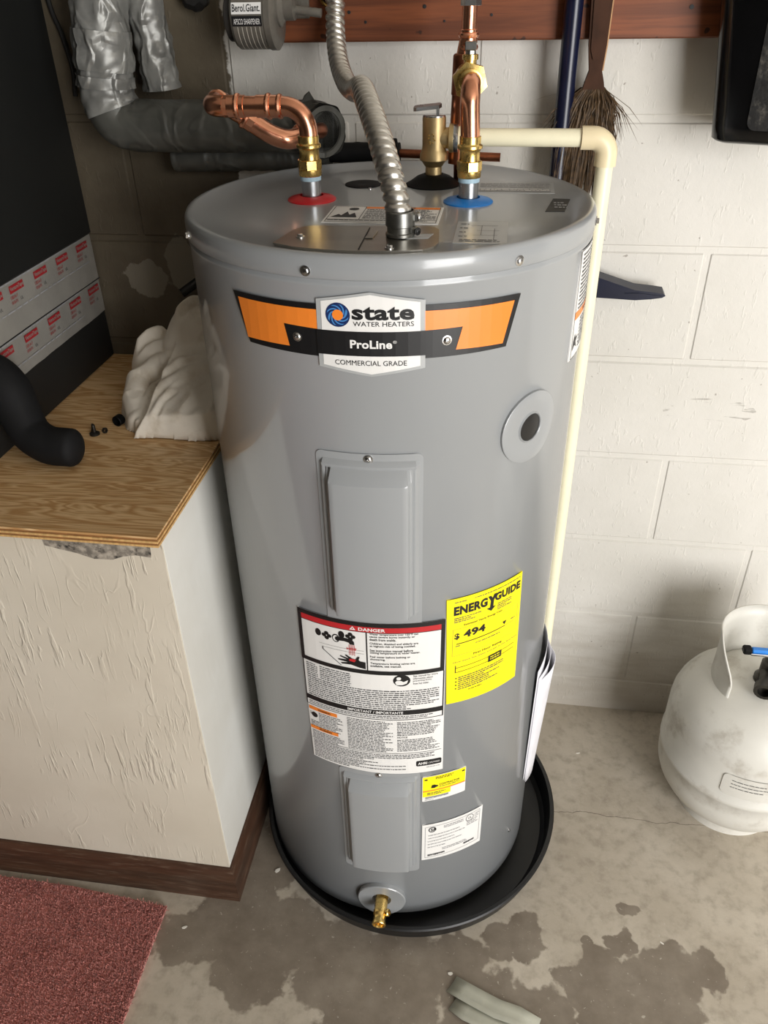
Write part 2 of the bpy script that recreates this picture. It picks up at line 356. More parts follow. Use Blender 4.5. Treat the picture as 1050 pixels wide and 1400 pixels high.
M['pvc'] = simple('cream plastic pipe', rgb(236, 230, 200), 0.35, var=0.03, vs_=20); M['pvc_fit'] = simple('tan plastic fitting', rgb(228, 213, 176), 0.35, var=0.03, vs_=20)
M['paper'] = simple('booklet paper', rgb(226, 226, 232), 0.5, var=0.03)
M['ptank'] = simple('chalky white tank paint', rgb(214, 212, 204), 0.42, var=0.05, vs_=8, bump=0.08, bs=60, dirt=(rgb(140, 128, 110), 0.5, 13)); M['handle_blue'] = simple('blue grip', rgb(40, 130, 220), 0.3)
M['iron'] = simple('dark valve metal', rgb(70, 68, 64), 0.4, 0.9, var=0.3)
M['tape_grey'] = tape_material('grey duct tape', rgb(82, 82, 77), 0.2, 0.35); M['tape_silver'] = tape_material('silver duct tape', rgb(138, 138, 134), 0.4, 0.55)
M['foam'] = simple('black foam insulation', rgb(17, 17, 18), 0.75, spec=0.25, var=0.15, bump=0.12, bs=160); M['dark_hole'] = simple('pipe interior', rgb(3, 3, 3), 0.95, spec=0.0)
M['handler'] = simple('black sheet metal', rgb(22, 23, 22), 0.55, var=0.12, vs_=3); M['handler_b'] = simple('dark base panel', rgb(24, 24, 23), 0.6, var=0.15, vs_=5)
M['foil'] = simple('printed foil tape', rgb(160, 157, 150), 0.36, 0.35, var=0.08, vs_=14, bump=0.35, bs=22, bd=0.003)
M['foil_red'] = simple('tape print red', rgb(150, 34, 40), 0.45)
M['cloth'] = simple('grubby white cotton', rgb(222, 214, 200), 0.9, var=0.06, vs_=14, bump=0.18, bs=700, bd=0.0004, spec=0.2, dirt=(rgb(160, 140, 108), 0.55, 9))
M['navy'] = simple('navy painted tool', rgb(9, 15, 40), 0.28, var=0.12); M['bin'] = simple('glossy black bin', rgb(9, 9, 10), 0.16, var=0.15); M['bin_tex'] = simple('textured black panel', rgb(26, 26, 26), 0.5, bump=0.6, bs=110, bd=0.002, dirt=(rgb(110, 106, 98), 0.5, 60))
M['handle'] = simple('dark worn handle', rgb(60, 37, 24), 0.6, spec=0.15, var=0.25, vs_=20, bump=0.25, bs=120, bd=0.001); M['handle_edge'] = simple('bare wood edge', rgb(176, 134, 92), 0.6, var=0.1)
M['bristle'] = simple('brown bristle', rgb(78, 59, 37), 0.6, var=0.45, vs_=140)
M['sharp'] = simple('grey hammered metal', rgb(112, 108, 100), 0.42, 0.4, var=0.08, vs_=70); M['sharp_d'] = simple('dark sharpener cap', rgb(44, 42, 40), 0.45); M['sharp_l'] = simple('sharpener lines', rgb(214, 208, 194), 0.5)
M['scrap'] = simple('tape scrap', rgb(174, 174, 160), 0.45, 0.1, var=0.08, vs_=30, bump=0.2, bs=120); M['chip'] = simple('white paint chip', rgb(226, 222, 212), 0.7)
M['peel'] = simple('torn paper face', rgb(150, 142, 130), 0.8, var=0.5, vs_=90, dirt=(rgb(20, 18, 16), 1.0, 75))
M['dark'] = simple('black iron', rgb(24, 23, 22), 0.5)

# ---------------------------------------------------------------- the room
def slab(name, c, d, mat, kind='structure'):
    o = MB().box(c, d).build(name, mat, smooth=0); tag(o, kind=kind); return o
slab('floor', (0.5, -1.6, -0.05), (6.4, 3.6, 0.1), M['floor'])
wall = slab('wall_back', (0.5, 0.0985, 1.3), (6.4, 0.2, 2.6), M['mortar'])
slab('wall_left', (-2.65, -1.6, 1.3), (0.1, 3.4, 2.6), M['room']); slab('wall_right', (3.65, -1.6, 1.3), (0.1, 3.4, 2.6), M['room'])
slab('ceiling', (0.5, -1.6, 2.65), (6.4, 3.6, 0.1), M['ceil'])
# front wall around the garage door opening
slab('wall_front', (-0.9, -3.35, 1.3), (3.5, 0.1, 2.6), M['room']); slab('trim_2', (1.93, -3.35, 2.5), (2.2, 0.1, 0.2), M['room']); slab('trim_3', (3.35, -3.35, 1.3), (0.6, 0.1, 2.6), M['room'])

# concrete blocks, one object each, on the mortar backing
W_, H_, Z1 = 0.4064, 0.2032, 0.1055
bmesh_cache = {}
def block_mesh(wd, ht):
    key = (round(wd, 3), round(ht, 3))
    if key not in bmesh_cache:
        mb = MB().box((0, 0.006, 0), (wd - 0.010, 0.012, ht - 0.010), bev=0.0026)
        o = mb.build('concrete_block', M['wall'], org=(0, 0, 0)); me = o.data; bpy.data.objects.remove(o); bmesh_cache[key] = me
    return bmesh_cache[key]
R_ = random.Random(3)
for c in range(0, 9):
    z0, z1 = (0.0, Z1) if c == 0 else (Z1 + (c - 1) * H_, Z1 + c * H_)
    # vertical joints at x = 0 in the courses that share the joint right of the heater
    off = 0.0 if c in (2, 4, 6, 8, 0) else 0.5
    off = {0: 0.5, 1: 0.0, 2: 0.5, 3: 0.0, 4: 0.5, 5: 0.0, 6: 0.5, 7: 0.0, 8: 0.5}[c]
    for i in range(-4, 5):
        xc = (i + off + 0.5) * W_
        if xc - W_ / 2 < -2.0: continue
        b = bpy.data.objects.new('concrete_block', block_mesh(W_, z1 - z0)); COL.objects.link(b); b.parent = wall
        b.location = Vector((xc, R_.uniform(-0.0006, 0.0006) - 0.0042, (z0 + z1) / 2)) - ORG[wall]

# stained board fixed along the wall
trim = MB().box((0.0, -0.0235, 1.507), (1.44, 0.038, 0.14), bev=0.002).build('trim_1', M['board']); tag(trim, 'red-brown stained wooden board fixed along the block wall', kind='structure')
mb = MB()
for x, z, r in ((-0.60, 1.476, 0.0035), (-0.575, 1.463, 0.003), (-0.485, 1.482, 0.004), (-0.455, 1.463, 0.0025), (-0.10, 1.476, 0.0045), (-0.385, 1.47, 0.003)):
    r *= 0.7; mb.lathe([(r, 0), (r, 0.0012), (0, 0.0013)], (x, -0.0425, z), (0, -1, 0), 10)
mb.build('nail_hole', M['dark'], trim)
mb = MB().lathe([(0.008, 0), (0.011, 0.002), (0.0125, 0.001), (0.013, 0)], (-0.632, -0.0425, 1.4955), (0, -1, 0), 24).build('screw_washer', M['brass'], trim)
MB().lathe([(0.0075, 0.0), (0.0075, 0.004), (0.004, 0.006), (0, 0.006)], (-0.632, -0.0425, 1.4965), (0, -1, 0), 16).build('anchor_plug', M['navy'], trim)

# the platform left of the heater: plastered box, baseboards, plywood top
BX, BY, BZ = -0.793, -0.596, 0.872
pf = thing('closet_platform', (-1.6, -0.3, 0), 'cream plastered box platform beside the water heater, topped with plywood', 'platform')
MB().box((-1.647, BY + 0.0015, BZ / 2), (1.7085, 0.003, BZ), bev=0.0006).build('front_panel', M['plaster'], pf)
MB().box((BX - 0.02, (BY + 0.0031 - 0.006) / 2, BZ / 2), (0.04, -BY - 0.0031 - 0.006, BZ), bev=0.001).build('side_panel', M['side'], pf)
pl = [(-0.975, 0.871), (-0.972, 0.846), (-0.945, 0.840), (-0.925, 0.836), (-0.90, 0.828), (-0.872, 0.829), (-0.855, 0.836), (-0.835, 0.840), (-0.812, 0.838), (-0.810, 0.871)]
MB().prism(pl, lambda x, y, h: (x, BY - h, y), 0.0002, 0.0016).build('torn_paper_face', M['peel'], pf)
prof = [(0, 0), (0.013, 0), (0.013, 0.012), (0.0115, 0.026), (0.0105, 0.05), (0.012, 0.058), (0.0115, 0.075), (0.008, 0.086), (0.004, 0.091), (0, 0.092)]
def strip(name, a, b, nrm, miter):
    mb = MB(); a = Vector(a); b = Vector(b); n = Vector(nrm); d = (b - a).normalized(); k = len(prof)
    vs = [a + n * t + d * (-t * miter[0]) + Vector((0, 0, h)) for t, h in prof] + [b + n * t + d * (t * miter[1]) + Vector((0, 0, h)) for t, h in prof]
    fs = [tuple(range(k))[::-1], tuple(range(k, 2 * k))] + [(i, (i + 1) % k, k + (i + 1) % k, k + i) for i in range(k)]
    return tag(mb.add(vs, fs).build(name, M['base'], smooth=25), kind='structure')
strip('baseboard_front', (-2.5, BY - 0.0005, 0.0), (BX + 0.0005, BY - 0.0005, 0.0), (0, -1, 0), (0, 1))
strip('baseboard_side', (BX + 0.0005, BY - 0.0005, 0.0), (BX + 0.0005, -0.006, 0.0), (1, 0, 0), (1, 0))
ply = thing('plywood_sheet', (-1.5, -0.3, BZ), 'plywood sheet with layered raw edge, laid on the cream platform', 'plywood')
PX, PY = -0.786, -0.619
for i in range(5):
    e = (0.0, 0.0012, -0.0004, 0.0015, 0.0)[i]; z0 = BZ + 0.0004 + i * 0.0035
    MB().box(((-2.5 + PX - e) / 2, (PY + e - 0.006) / 2, z0 + 0.00175), (PX - e + 2.5, -0.006 - PY - e, 0.00345), bev=0.0004).build('ply' if i < 4 else 'veneer', M['ply_a' if i % 2 == 0 else 'ply_b'] if i < 4 else M['veneer'], ply, smooth=0)
PT = BZ + 0.0179

# ---------------------------------------------------------------- water heater
TX, TY, TR = -0.4991, -0.3410, 0.2676
def cyl(a, z, off):
    a = math.radians(a); r = TR + off
    return Vector((TX + r * math.sin(a), TY - r * math.cos(a), z))
wh = thing('water_heater', (TX, TY, 0.006), 'tall grey enamel electric water heater standing in a black pan', 'water heater')
MB().lathe([(0.20, 0.0065), (0.252, 0.0065), (0.252, 0.027), (0.22, 0.027)], (TX, TY, 0), n=96).build('base_ring', M['black'], wh)
MB().lathe([(0.24, 0.026), (0.2646, 0.026), (TR, 0.029), (TR, 1.2375), (0.2690, 1.2395), (0.2690, 1.2425), (TR, 1.2445), (TR, 1.256)], (TX, TY, 0), n=160).build('jacket', M['jacket'], wh, smooth=50)
TZ = 1.2715
MB().lathe([(0, TZ), (0.10, TZ), (0.2, TZ), (0.2555, TZ), (0.2585, 1.2735), (0.2635, 1.2738), (0.2678, 1.272), (0.2698, 1.268), (0.2704, 1.263), (0.2704, 1.2485), (0.2690, 1.247), (0.2675, 1.247)], (TX, TY, 0), n=160).build('top_cap', M['cap'], wh, smooth=50)
def screw(parent, pos, nrm, r=0.0045, hexhead=True, mat=None, name='screw'):
    n = Vector(nrm).normalized(); mb = MB().lathe([(r * 1.25, -0.0005), (r * 1.25, 0.0008), (r, 0.001)], pos, n, 16)
    if hexhead: mb.lathe([(r * 0.82, 0.0009), (r * 0.82, r * 0.75), (r * 0.55, r * 0.85), (0, r * 0.85)], pos, n, 6)
    else: mb.lathe([(r, 0.0009), (r * 0.9, r * 0.4), (r * 0.55, r * 0.62), (0.0012, r * 0.66), (0.001, r * 0.3), (0, r * 0.3)], pos, n, 16)
    return mb.build(name, mat or M['chrome'], parent)
for a in (-60.4, -11.9, 39.9, 84.5, -108, 132): screw(wh, cyl(a, 1.2555, 0.0030), cyl(a, 0, 1) - cyl(a, 0, 0), 0.0047)
# access panels
def pw(d, pts):
    if d <= pts[0][0]: return pts[0][1]
    for (a, b), (c, e) in zip(pts, pts[1:]):
        if d <= c: return b + (e - b) * (d - a) / (c - a)
    return pts[-1][1]
def access_panel(z0, z1, rz0, rz1, screw_z, ac=1.55):
    k = math.degrees(1 / TR)
    sh = Sheet(cyl, 3.0)
    mb = MB()
    pts = rnd_poly(ac - 14.5, ac + 14.5, z0, z1, (1.6, 0.0075))
    sh.poly('x', None, pts, 0); vs, fs, _ = sh.L[('x', None)][0]
    mb.add([cyl(x, y, 0.0011) for x, y in vs], fs)
    n = len(pts); mb.add([cyl(x, y, 0.0011) for x, y in pts] + [cyl(x, y, -0.001) for x, y in pts], [(i, (i + 1) % n, n + (i + 1) % n, n + i) for i in range(n)])
    panel = mb.build('access_panel', M['jacket'], wh, smooth=30)
    hw = 0.0632
    sp = [(0, 0.0011), (0.0048, 0.0070), (0.0056, 0.0075), (0.0076, 0.0075), (0.0082, 0.0070), (0.0094, 0.0070), (0.0110, 0.0102), (0.0124, 0.0106), (0.0164, 0.0190), (0.0180, 0.0200)]
    tp = [(0, 0.0011), (0.0050, 0.0062), (0.0058, 0.0067), (0.0080, 0.0067), (0.0088, 0.0060), (0.0100, 0.0060), (0.0250, 0.0190), (0.0265, 0.0198)]
    bp_ = [(0, 0.0011), (0.0014, 0.0188), (0.0022, 0.0198)]
    xs = [-hw + q[0] for q in sp] + [-0.04 + 0.01 * i for i in range(9)] + [hw - q[0] for q in sp][::-1]
    xs = sorted(set(round(q, 5) for q in xs)); zs = sorted(set(round(q, 5) for q in [rz0 + q[0] for q in bp_] + [rz0 + 0.02 + (rz1 - rz0 - 0.05) * i / 8 for i in range(9)] + [rz1 - q[0] for q in tp]))
    # extra lines where side and top bevels meet, so that the mitre stays clean
    mb = MB(); nx = len(xs); vs = []
    for z in zs:
        for x in xs:
            dt = rz1 - z; ds = hw - abs(x); h = min(pw(ds, sp), pw(dt, tp), pw(z - rz0, bp_))
            vs.append(cyl(ac + x * k, z, h))
    mb.add(vs, [(j * nx + i, j * nx + i + 1, (j + 1) * nx + i + 1, (j + 1) * nx + i) for j in range(len(zs) - 1) for i in range(nx - 1)])
    mb.build('raised_cover', M['jacket'], panel, smooth=28)
    screw(panel, cyl(ac, screw_z, 0.0011), cyl(ac, 0, 1) - cyl(ac, 0, 0), 0.0048, False)
access_panel(0.745, 1.0335, 0.7795, 1.0235, 1.0265)
access_panel(0.165, 0.4375, 0.189, 0.4275, 0.4315)
# round plastic escutcheons, wrapped on the jacket
def dish(name, a0, z0, prof, mat, parent, n=48):
    mb = MB(); k = math.degrees(1 / TR); m = len(prof); vs = []
    for i in range(n):
        t = 2 * math.pi * i / n
        for r, off in prof: vs.append(cyl(a0 + r * math.cos(t) * k, z0 + r * math.sin(t), off))
    fs = [(i * m + q, ((i + 1) % n) * m + q, ((i + 1) % n) * m + q + 1, i * m + q + 1) for i in range(n) for q in range(m - 1)]
    fs.append(tuple(i * m + m - 1 for i in range(n)))
    return mb.add(vs, fs).build(name, mat, parent, smooth=40)
port = dish('port_escutcheon', 49.0, 1.0345, [(0.0495, -0.001), (0.0495, 0.0035), (0.048, 0.0042), (0.036, 0.0035), (0.025, 0.0025), (0.0215, 0.002), (0.0198, 0.004), (0.0188, 0.003), (0.0185, -0.001)], M['jacket'], wh)
dish('port_plug', 49.0, 1.0345, [(0.0187, 0.0), (0.0180, 0.0022), (0.012, 0.0030), (0.004, 0.0034)], M['black'], port)
esc = dish('drain_escutcheon', 1.2, 0.0805, [(0.0440, -0.001), (0.0440, 0.008), (0.0425, 0.0095), (0.030, 0.0078), (0.022, 0.0070), (0.0175, 0.0065), (0.017, 0.0)], M['jacket'], wh)
ox, oy = TX + 0.006, TY - TR
d = Vector((0.02, -1, -0.10)).normalized(); o = Vector((ox, oy + 0.005, 0.0815))
dv = MB().lathe([(0.0118, 0), (0.0118, 0.03), (0.0128, 0.033), (0.0128, 0.040), (0.0116, 0.042), (0.0116, 0.050), (0.0126, 0.0525), (0.0126, 0.0575), (0.0118, 0.0585), (0.0095, 0.0585), (0.0075, 0.052), (0.0075, 0.040), (0, 0.040)], o, d, 28).build('drain_valve', M['brass'], wh)
q = o + d * 0.036
MB().lathe([(0.0045, 0.0), (0.0045, 0.014), (0.0068, 0.0145), (0.0068, 0.018), (0.0055, 0.0195), (0.002, 0.0195), (0.002, 0.017), (0, 0.017)], q, (0.86, -0.1, 0.42), 16).build('valve_stem', M['brass'], dv)
screw(wh, cyl(62, 0.125, 0.0004), cyl(62, 0, 1) - cyl(62, 0, 0), 0.003, True)

# ---- badge on the front
A, B_, C_ = 0.0016, 0.0020, 0.0024
base = Sheet(cyl, 3.0); base.poly('badge', M['ink'], [(-35.4, 1.2172), (-10, 1.2195), (16, 1.2195), (41.4, 1.2172), (37.8, 1.157), (-30.9, 1.158)], A)
vs, fs, _ = base.L[('badge', M['ink'])][0]; badge = MB().add([cyl(x, y, A) for x, y in vs], fs).build('badge', M['ink'], wh, smooth=0, recalc=False)
S = Sheet(cyl, 3.0)
S.poly('orange_field', M['orange'], [(-33.6, 1.2112), (-10, 1.2130), (-10, 1.1905), (-19.1, 1.192), (-17.9, 1.1655), (-31.4, 1.164)], B_)
S.poly('orange_field', M['orange'], [(39.5, 1.2108), (36.7, 1.162), (23.8, 1.1645), (25.4, 1.191), (16, 1.1905), (16, 1.2130)], B_)
S.poly('shield_rim', M['clear'], [(-9.9, 1.2255), (3.1, 1.2352), (16.1, 1.2255), (16.2, 1.146), (3.1, 1.1365), (-10.0, 1.146)], B_)
S.poly('shield', M['white'], [(-8.7, 1.2235), (3.1, 1.2325), (14.9, 1.2235), (15.0, 1.149), (3.1, 1.1395), (-8.8, 1.149)], C_)
S.rect('shield_band', M['ink'], -10.2, 16.3, 1.1615, 1.1905, C_ + 0.0003)
kk = math.degrees(1 / TR); D4 = C_ + 0.0004
S.poly('emblem_ring', M['navy_ink'], ell(-4.6, 1.2090, 0.0139 * kk, 0.0139), D4)
R0 = 0.0122
for j in range(8):   # swirl of blue blades
    a = j * math.pi / 4; pts = []
    for t in range(7): b = a + t * 0.20; r = 0.0062 + (R0 - 0.0062) * t / 6; pts.append((r * math.cos(b), r * math.sin(b)))
    for t in range(6, -1, -1): b = a + 0.42 + t * 0.17; r = 0.0062 + (R0 - 0.0062) * t / 6; pts.append((r * math.cos(b), r * math.sin(b)))
    S.poly('emblem_swirl', M['blue_ink'], [(-4.6 + x * kk, 1.2090 + y) for x, y in pts], D4 + 0.0002)
S.poly('emblem_core', M['orange'], ell(-4.6, 1.2090, 0.0062 * kk, 0.0062), D4 + 0.0004)
S.text('lettering', M['ink'], 'state', -1.2, 13.5, 1.2040, 1.2195, D4, 0.035)
S.text('lettering', M['ink'], 'WATER HEATERS', -1.0, 13.4, 1.1968, 1.2022, D4, 0.0)
S.text('band_lettering', M['white'], 'ProLine', -1.9, 8.2, 1.1708, 1.1808, C_ + 0.0006, 0.03)
S.text('band_lettering', M['white'], '®', 8.4, 9.3, 1.1770, 1.1805, C_ + 0.0006, 0.0)
S.text('lettering', M['ink'], 'COMMERCIAL GRADE', -5.8, 11.7, 1.1502, 1.1562, D4, 0.0)
S.build(badge)
for a, z in ((-15.6, 1.178), (21.5, 1.1765)): screw(badge, cyl(a, z, 0.001), cyl(a, 0, 1) - cyl(a, 0, 0), 0.0046, False)

def label_sheet(name, pts, mat, off=A):
    b = Sheet(cyl, 3.0); b.poly('x', mat, pts, off); vs, fs, _ = b.L[('x', mat)][0]
    n = len(pts); mb = MB().add([cyl(x, y, off) for x, y in vs], fs); mb.add([cyl(x, y, off) for x, y in pts] + [cyl(x, y, 0) for x, y in pts], [(i, (i + 1) % n, n + (i + 1) % n, n + i) for i in range(n)])
    return mb.build(name, mat, wh, smooth=0)

# ---- danger label
dl = label_sheet('danger_label', [(-23.9, 0.7605), (23.6, 0.7605), (24.1, 0.4360), (-22.9, 0.4400)], M['white'])
tag(dl, 'white safety label with black frame and red DANGER band')
S = Sheet(cyl, 3.0)
S.frame('black_frame', M['ink'], -23.9, 23.5, 0.6600, 0.7605, 1.35, 0.008, B_)
S.rect('red_band', M['red'], -22.55, 22.15, 0.7430, 0.7525, B_)
S.rect('rules', M['ink'], -22.55, 22.15, 0.7418, 0.7430, B_); S.rect('rules', M['ink'], -1.05, -0.65, 0.668, 0.7418, B_)
S.text('band_lettering', M['white'], 'DANGER', -3.3, 5.0, 0.7447, 0.7508, B_ + 0.0003, 0.03)
S.poly('band_lettering', M['white'], [(-6.1, 0.7447), (-4.1, 0.7447), (-5.1, 0.7515)], B_ + 0.0003); S.rect('warning_mark', M['red'], -5.25, -4.95, 0.7462, 0.7492, B_ + 0.0005)
lines = [('Water temperature over 125°F can', 0.7385, 15.0), ('cause severe burns instantly or', 0.7335, 14.0), ('death from scalds.', 0.7285, 8.2), ('Children, disabled and elderly are', 0.7205, 15.0), ('at highest risk of being scalded.', 0.7155, 14.2),
         ('See instruction manual before', 0.7075, 13.4), ('setting temperature at water heater.', 0.7025, 15.6), ('Feel water before bathing or', 0.6945, 12.6), ('showering.', 0.6895, 4.8), ('Temperature limiting valves are', 0.6815, 14.0), ('available, see manual.', 0.6765, 9.8)]
for t, z, x1 in lines: S.text('lettering', M['ink'], t, 0.1, x1, z - 0.0012, z + 0.0034, B_, 0.015)
# tap, water and scalded hand
def blob(name, mat, cx, cz, rx, rz, off=B_): S.poly(name, mat, ell(cx, cz, rx, rz, 18), off)
for cx in (-15.9, -8.0):
    blob('tap_drawing', M['ink'], cx - 0.8, 0.7255 if cx < -10 else 0.7315, 1.0, 0.0068)
    for u, v in ((1.2, 0.0), (2.1, 0.0045), (2.1, -0.0045), (3.0, 0.0)): blob('tap_drawing', M['ink'], cx + u, (0.7235 if cx < -10 else 0.7305) + v, 0.75, 0.0034)
blob('tap_drawing', M['ink'], -10.7, 0.7225, 1.25, 0.0078); blob('tap_highlight', M['white'], -10.7, 0.7225, 0.95, 0.0058, B_ + 0.0002); blob('tap_drawing', M['ink'], -10.2, 0.7225, 0.75, 0.0044, B_ + 0.0004)
S.poly('tap_drawing', M['ink'], [(-10.4, 0.7265), (-7.5, 0.7265), (-5.6, 0.7255), (-4.8, 0.7215), (-4.7, 0.7155), (-6.2, 0.7155), (-6.5, 0.7185), (-8.0, 0.7200), (-10.4, 0.7190)], B_ + 0.0003)
S.rect('basin_line', M['grey_ink'], -16.6, -1.8, 0.7053, 0.7057, B_); S.rect('basin_line', M['grey_ink'], -15.5, -1.8, 0.6996, 0.7000, B_)
S.poly('basin_line', M['grey_ink'], [(-15.6, 0.6998), (-15.3, 0.6998), (-15.2, 0.695), (-9.2, 0.6705), (-9.6, 0.6705), (-15.6, 0.6945)], B_)
for j in range(5): S.rect('water_drawing', M['red'], -6.5 + 0.42 * j, -6.36 + 0.42 * j, 0.694 + 0.001 * (j % 2), 0.7150, B_ + 0.0002)
S.text('water_drawing', M['red'], 'HOT', -7.2, -4.0, 0.7045, 0.7090, B_ + 0.0004, 0.03)
S.poly('hand_drawing', M['ink'], [(-1.4, 0.6835), (-1.4, 0.6700), (-3.6, 0.6720), (-6.2, 0.6755), (-9.2, 0.6745), (-9.4, 0.6765), (-6.8, 0.6795), (-10.2, 0.6810), (-10.3, 0.6832), (-7.2, 0.6845), (-9.7, 0.6885), (-9.4, 0.6905), (-6.7, 0.6870), (-8.0, 0.6925), (-7.5, 0.6940), (-5.5, 0.6880), (-4.6, 0.6870), (-3.8, 0.6935), (-3.2, 0.6930), (-3.6, 0.6870), (-3.0, 0.6845)], B_ + 0.0003)
S.poly('scald_mark', M['red'], [(-6.6, 0.6868), (-5.2, 0.6880), (-4.4, 0.6860), (-5.0, 0.6815), (-6.6, 0.6830)], B_ + 0.0005)
# lower print
S.rows('fine_print', M['grey_ink'], -22.3, -18.2, 0.6560, 0.0040, 7, B_, 0.55, seed=3); S.rows('fine_print', M['grey_ink'], -17.3, -6.5, 0.6560, 0.0040, 7, B_, 0.55, seed=4)
blob('manual_symbol', M['ink'], 9.85, 0.6490, 2.75, 0.0118); blob('manual_figure', M['white'], 8.9, 0.6535, 0.75, 0.0032, B_ + 0.0003)
S.poly('manual_figure', M['white'], [(7.7, 0.6460), (8.3, 0.6495), (9.6, 0.6490), (10.4, 0.6465), (11.9, 0.6500), (11.4, 0.6430), (10.0, 0.6400), (8.2, 0.6405)], B_ + 0.0003)
for t, z, x1 in (('See manual for more', 0.6560, 21.4), ('information about', 0.6508, 19.8), ('preventing burns', 0.6456, 19.4), ('from hot water.', 0.6404, 18.6)): S.text('lettering_small', M['grey_ink'], t, 13.5, x1, z - 0.001, z + 0.0030, B_, 0.0)
S.rows('fine_print', M['grey_ink'], -22.3, 22.0, 0.6275, 0.0042, 10, B_, 0.55, seed=5)
S.rect('important_band', M['ink'], -23.3, 23.5, 0.5755, 0.5855, B_); S.text('band_lettering', M['white'], 'IMPORTANT / IMPORTANTE', -8.2, 10.2, 0.5777, 0.5833, B_ + 0.0003, 0.02)
S.rows('fine_print', M['grey_ink'], -22.5, 20.0, 0.5730, 0.0036, 2, B_, 0.5, ragged=0.1, seed=6); S.rect('rules', M['ink'], -23.3, 23.6, 0.5640, 0.5652, B_)
S.rect('rules', M['ink'], -23.6, -23.2, 0.5640, 0.6600, B_); S.rect('rules', M['ink'], 23.2, 23.6, 0.5640, 0.6600, B_)
for z in (0.5525, 0.5085):
    S.rect('orange_bar', M['orange'], -22.9, -12.2, z, z + 0.0075, B_); S.text('lettering', M['ink'], 'WARNING', -19.4, -14.6, z + 0.0016, z + 0.0058, B_ + 0.0003, 0.02)
blob('burn_symbol', M['ink'], -20.9, 0.5420, 1.2, 0.0058); S.rows('fine_print', M['ink'], -22.6, -22.0, 0.547, 0.004, 2, B_, 0.4, seed=8)
S.rows('fine_print', M['grey_ink'], -19.2, -10.2, 0.5500, 0.0036, 6, B_, 0.5, seed=9); S.rows('fine_print', M['grey_ink'], -22.6, -10.6, 0.5280, 0.0036, 4, B_, 0.5, seed=10)
S.rows('fine_print', M['grey_ink'], -22.4, -10.0, 0.5055, 0.0036, 6, B_, 0.5, seed=11)
S.rows('fine_print', M['grey_ink'], -8.7, 6.8, 0.5600, 0.0036, 20, B_, 0.5, seed=12); S.rows('fine_print', M['grey_ink'], 8.2, 22.8, 0.5590, 0.0036, 9, B_, 0.5, seed=13)
S.text('lettering', M['ink'], 'NOTICE', 8.2, 11.6, 0.5225, 0.5262, B_, 0.01); S.rows('fine_print', M['grey_ink'], 8.2, 22.6, 0.5190, 0.0036, 8, B_, 0.5, seed=14)
S.rect('rules', M['ink'], -22.7, 23.3, 0.4865, 0.4873, B_)
S.rows('fine_print', M['grey_ink'], -22.2, 21.0, 0.4835, 0.0038, 5, B_, 0.5, ragged=0.6, seed=15); S.rows('fine_print', M['grey_ink'], -22.2, 11.0, 0.4640, 0.0038, 6, B_, 0.5, ragged=0.6, seed=16)
S.poly('certified_mark', M['ink'], rnd_poly(14.6, 23.5, 0.4530, 0.4660, (0.6, 0.0028)), B_)
S.text('band_lettering', M['white'], 'AHRI', 15.2, 18.4, 0.4565, 0.4625, B_ + 0.0003, 0.03); S.text('band_lettering', M['white'], 'CERTIFIED', 18.8, 22.9, 0.4575, 0.4610, B_ + 0.0003, 0.0)
S.rows('fine_print', M['pale_ink'], 18.2, 22.9, 0.4490, 0.003, 1, B_, 0.4, seed=17)
S.build(dl)

# ---- yellow energy label
el = label_sheet('energy_label', [(23.6, 0.7935), (51.9, 0.7935), (53.4, 0.5760), (24.6, 0.5860)], M['yellow'], 0.0019)
tag(el, 'bright yellow energy cost label')
B2 = 0.0023; S = Sheet(cyl, 3.0)
S.rows('fine_print', M['grey_ink'], 26.2, 31.2, 0.7870, 0.003, 1, B2, 0.5, seed=21); S.rows('fine_print', M['grey_ink'], 32.8, 51.0, 0.7870, 0.003, 1, B2, 0.5, ragged=0, seed=22)
S.text('lettering', M['ink'], 'ENERG', 26.0, 37.6, 0.7625, 0.7790, B2, 0.05); S.text('lettering', M['ink'], 'GUIDE', 40.4, 51.2, 0.7650, 0.7800, B2, 0.05)
S.poly('lettering', M['ink'], [(37.7, 0.7790), (38.8, 0.7790), (39.4, 0.7740), (40.0, 0.7800), (41.1, 0.7800), (40.0, 0.7690), (39.9, 0.7575), (40.9, 0.7575), (39.2, 0.7500), (37.4, 0.7570), (38.6, 0.7572), (38.8, 0.7690)], B2)
S.rows('fine_print', M['grey_ink'], 26.2, 35.5, 0.7575, 0.0035, 3, B2, 0.45, ragged=0.5, seed=23); S.rows('fine_print', M['grey_ink'], 41.6, 47.5, 0.7590, 0.0035, 4, B2, 0.45, ragged=0.4, seed=24)
S.text('lettering', M['ink'], 'Estimated Yearly Energy Cost', 29.6, 43.8, 0.7385, 0.7430, B2, 0.012)
S.text('lettering', M['ink'], '$', 26.5, 28.2, 0.7155, 0.7280, B2, 0.03); S.text('lettering', M['ink'], '494', 29.6, 37.4, 0.7155, 0.7300, B2, 0.04)
S.frame('box_rule', M['grey_ink'], 25.9, 51.0, 0.6840, 0.7360, 0.08, 0.0003, B2)
S.rect('scale_line', M['ink'], 27.2, 45.5, 0.7062, 0.7076, B2); S.rect('box_rule', M['grey_ink'], 45.5, 50.0, 0.7066, 0.7071, B2); S.poly('scale_line', M['ink'], [(44.3, 0.7165), (46.1, 0.7165), (45.2, 0.7095)], B2)
S.rows('fine_print', M['grey_ink'], 27.0, 29.0, 0.7035, 0.0035, 1, B2, 0.5, seed=25); S.rows('fine_print', M['grey_ink'], 34.0, 43.5, 0.6995, 0.003, 1, B2, 0.5, ragged=0, seed=26); S.rows('fine_print', M['grey_ink'], 48.0, 50.0, 0.7140, 0.0035, 1, B2, 0.5, seed=27)
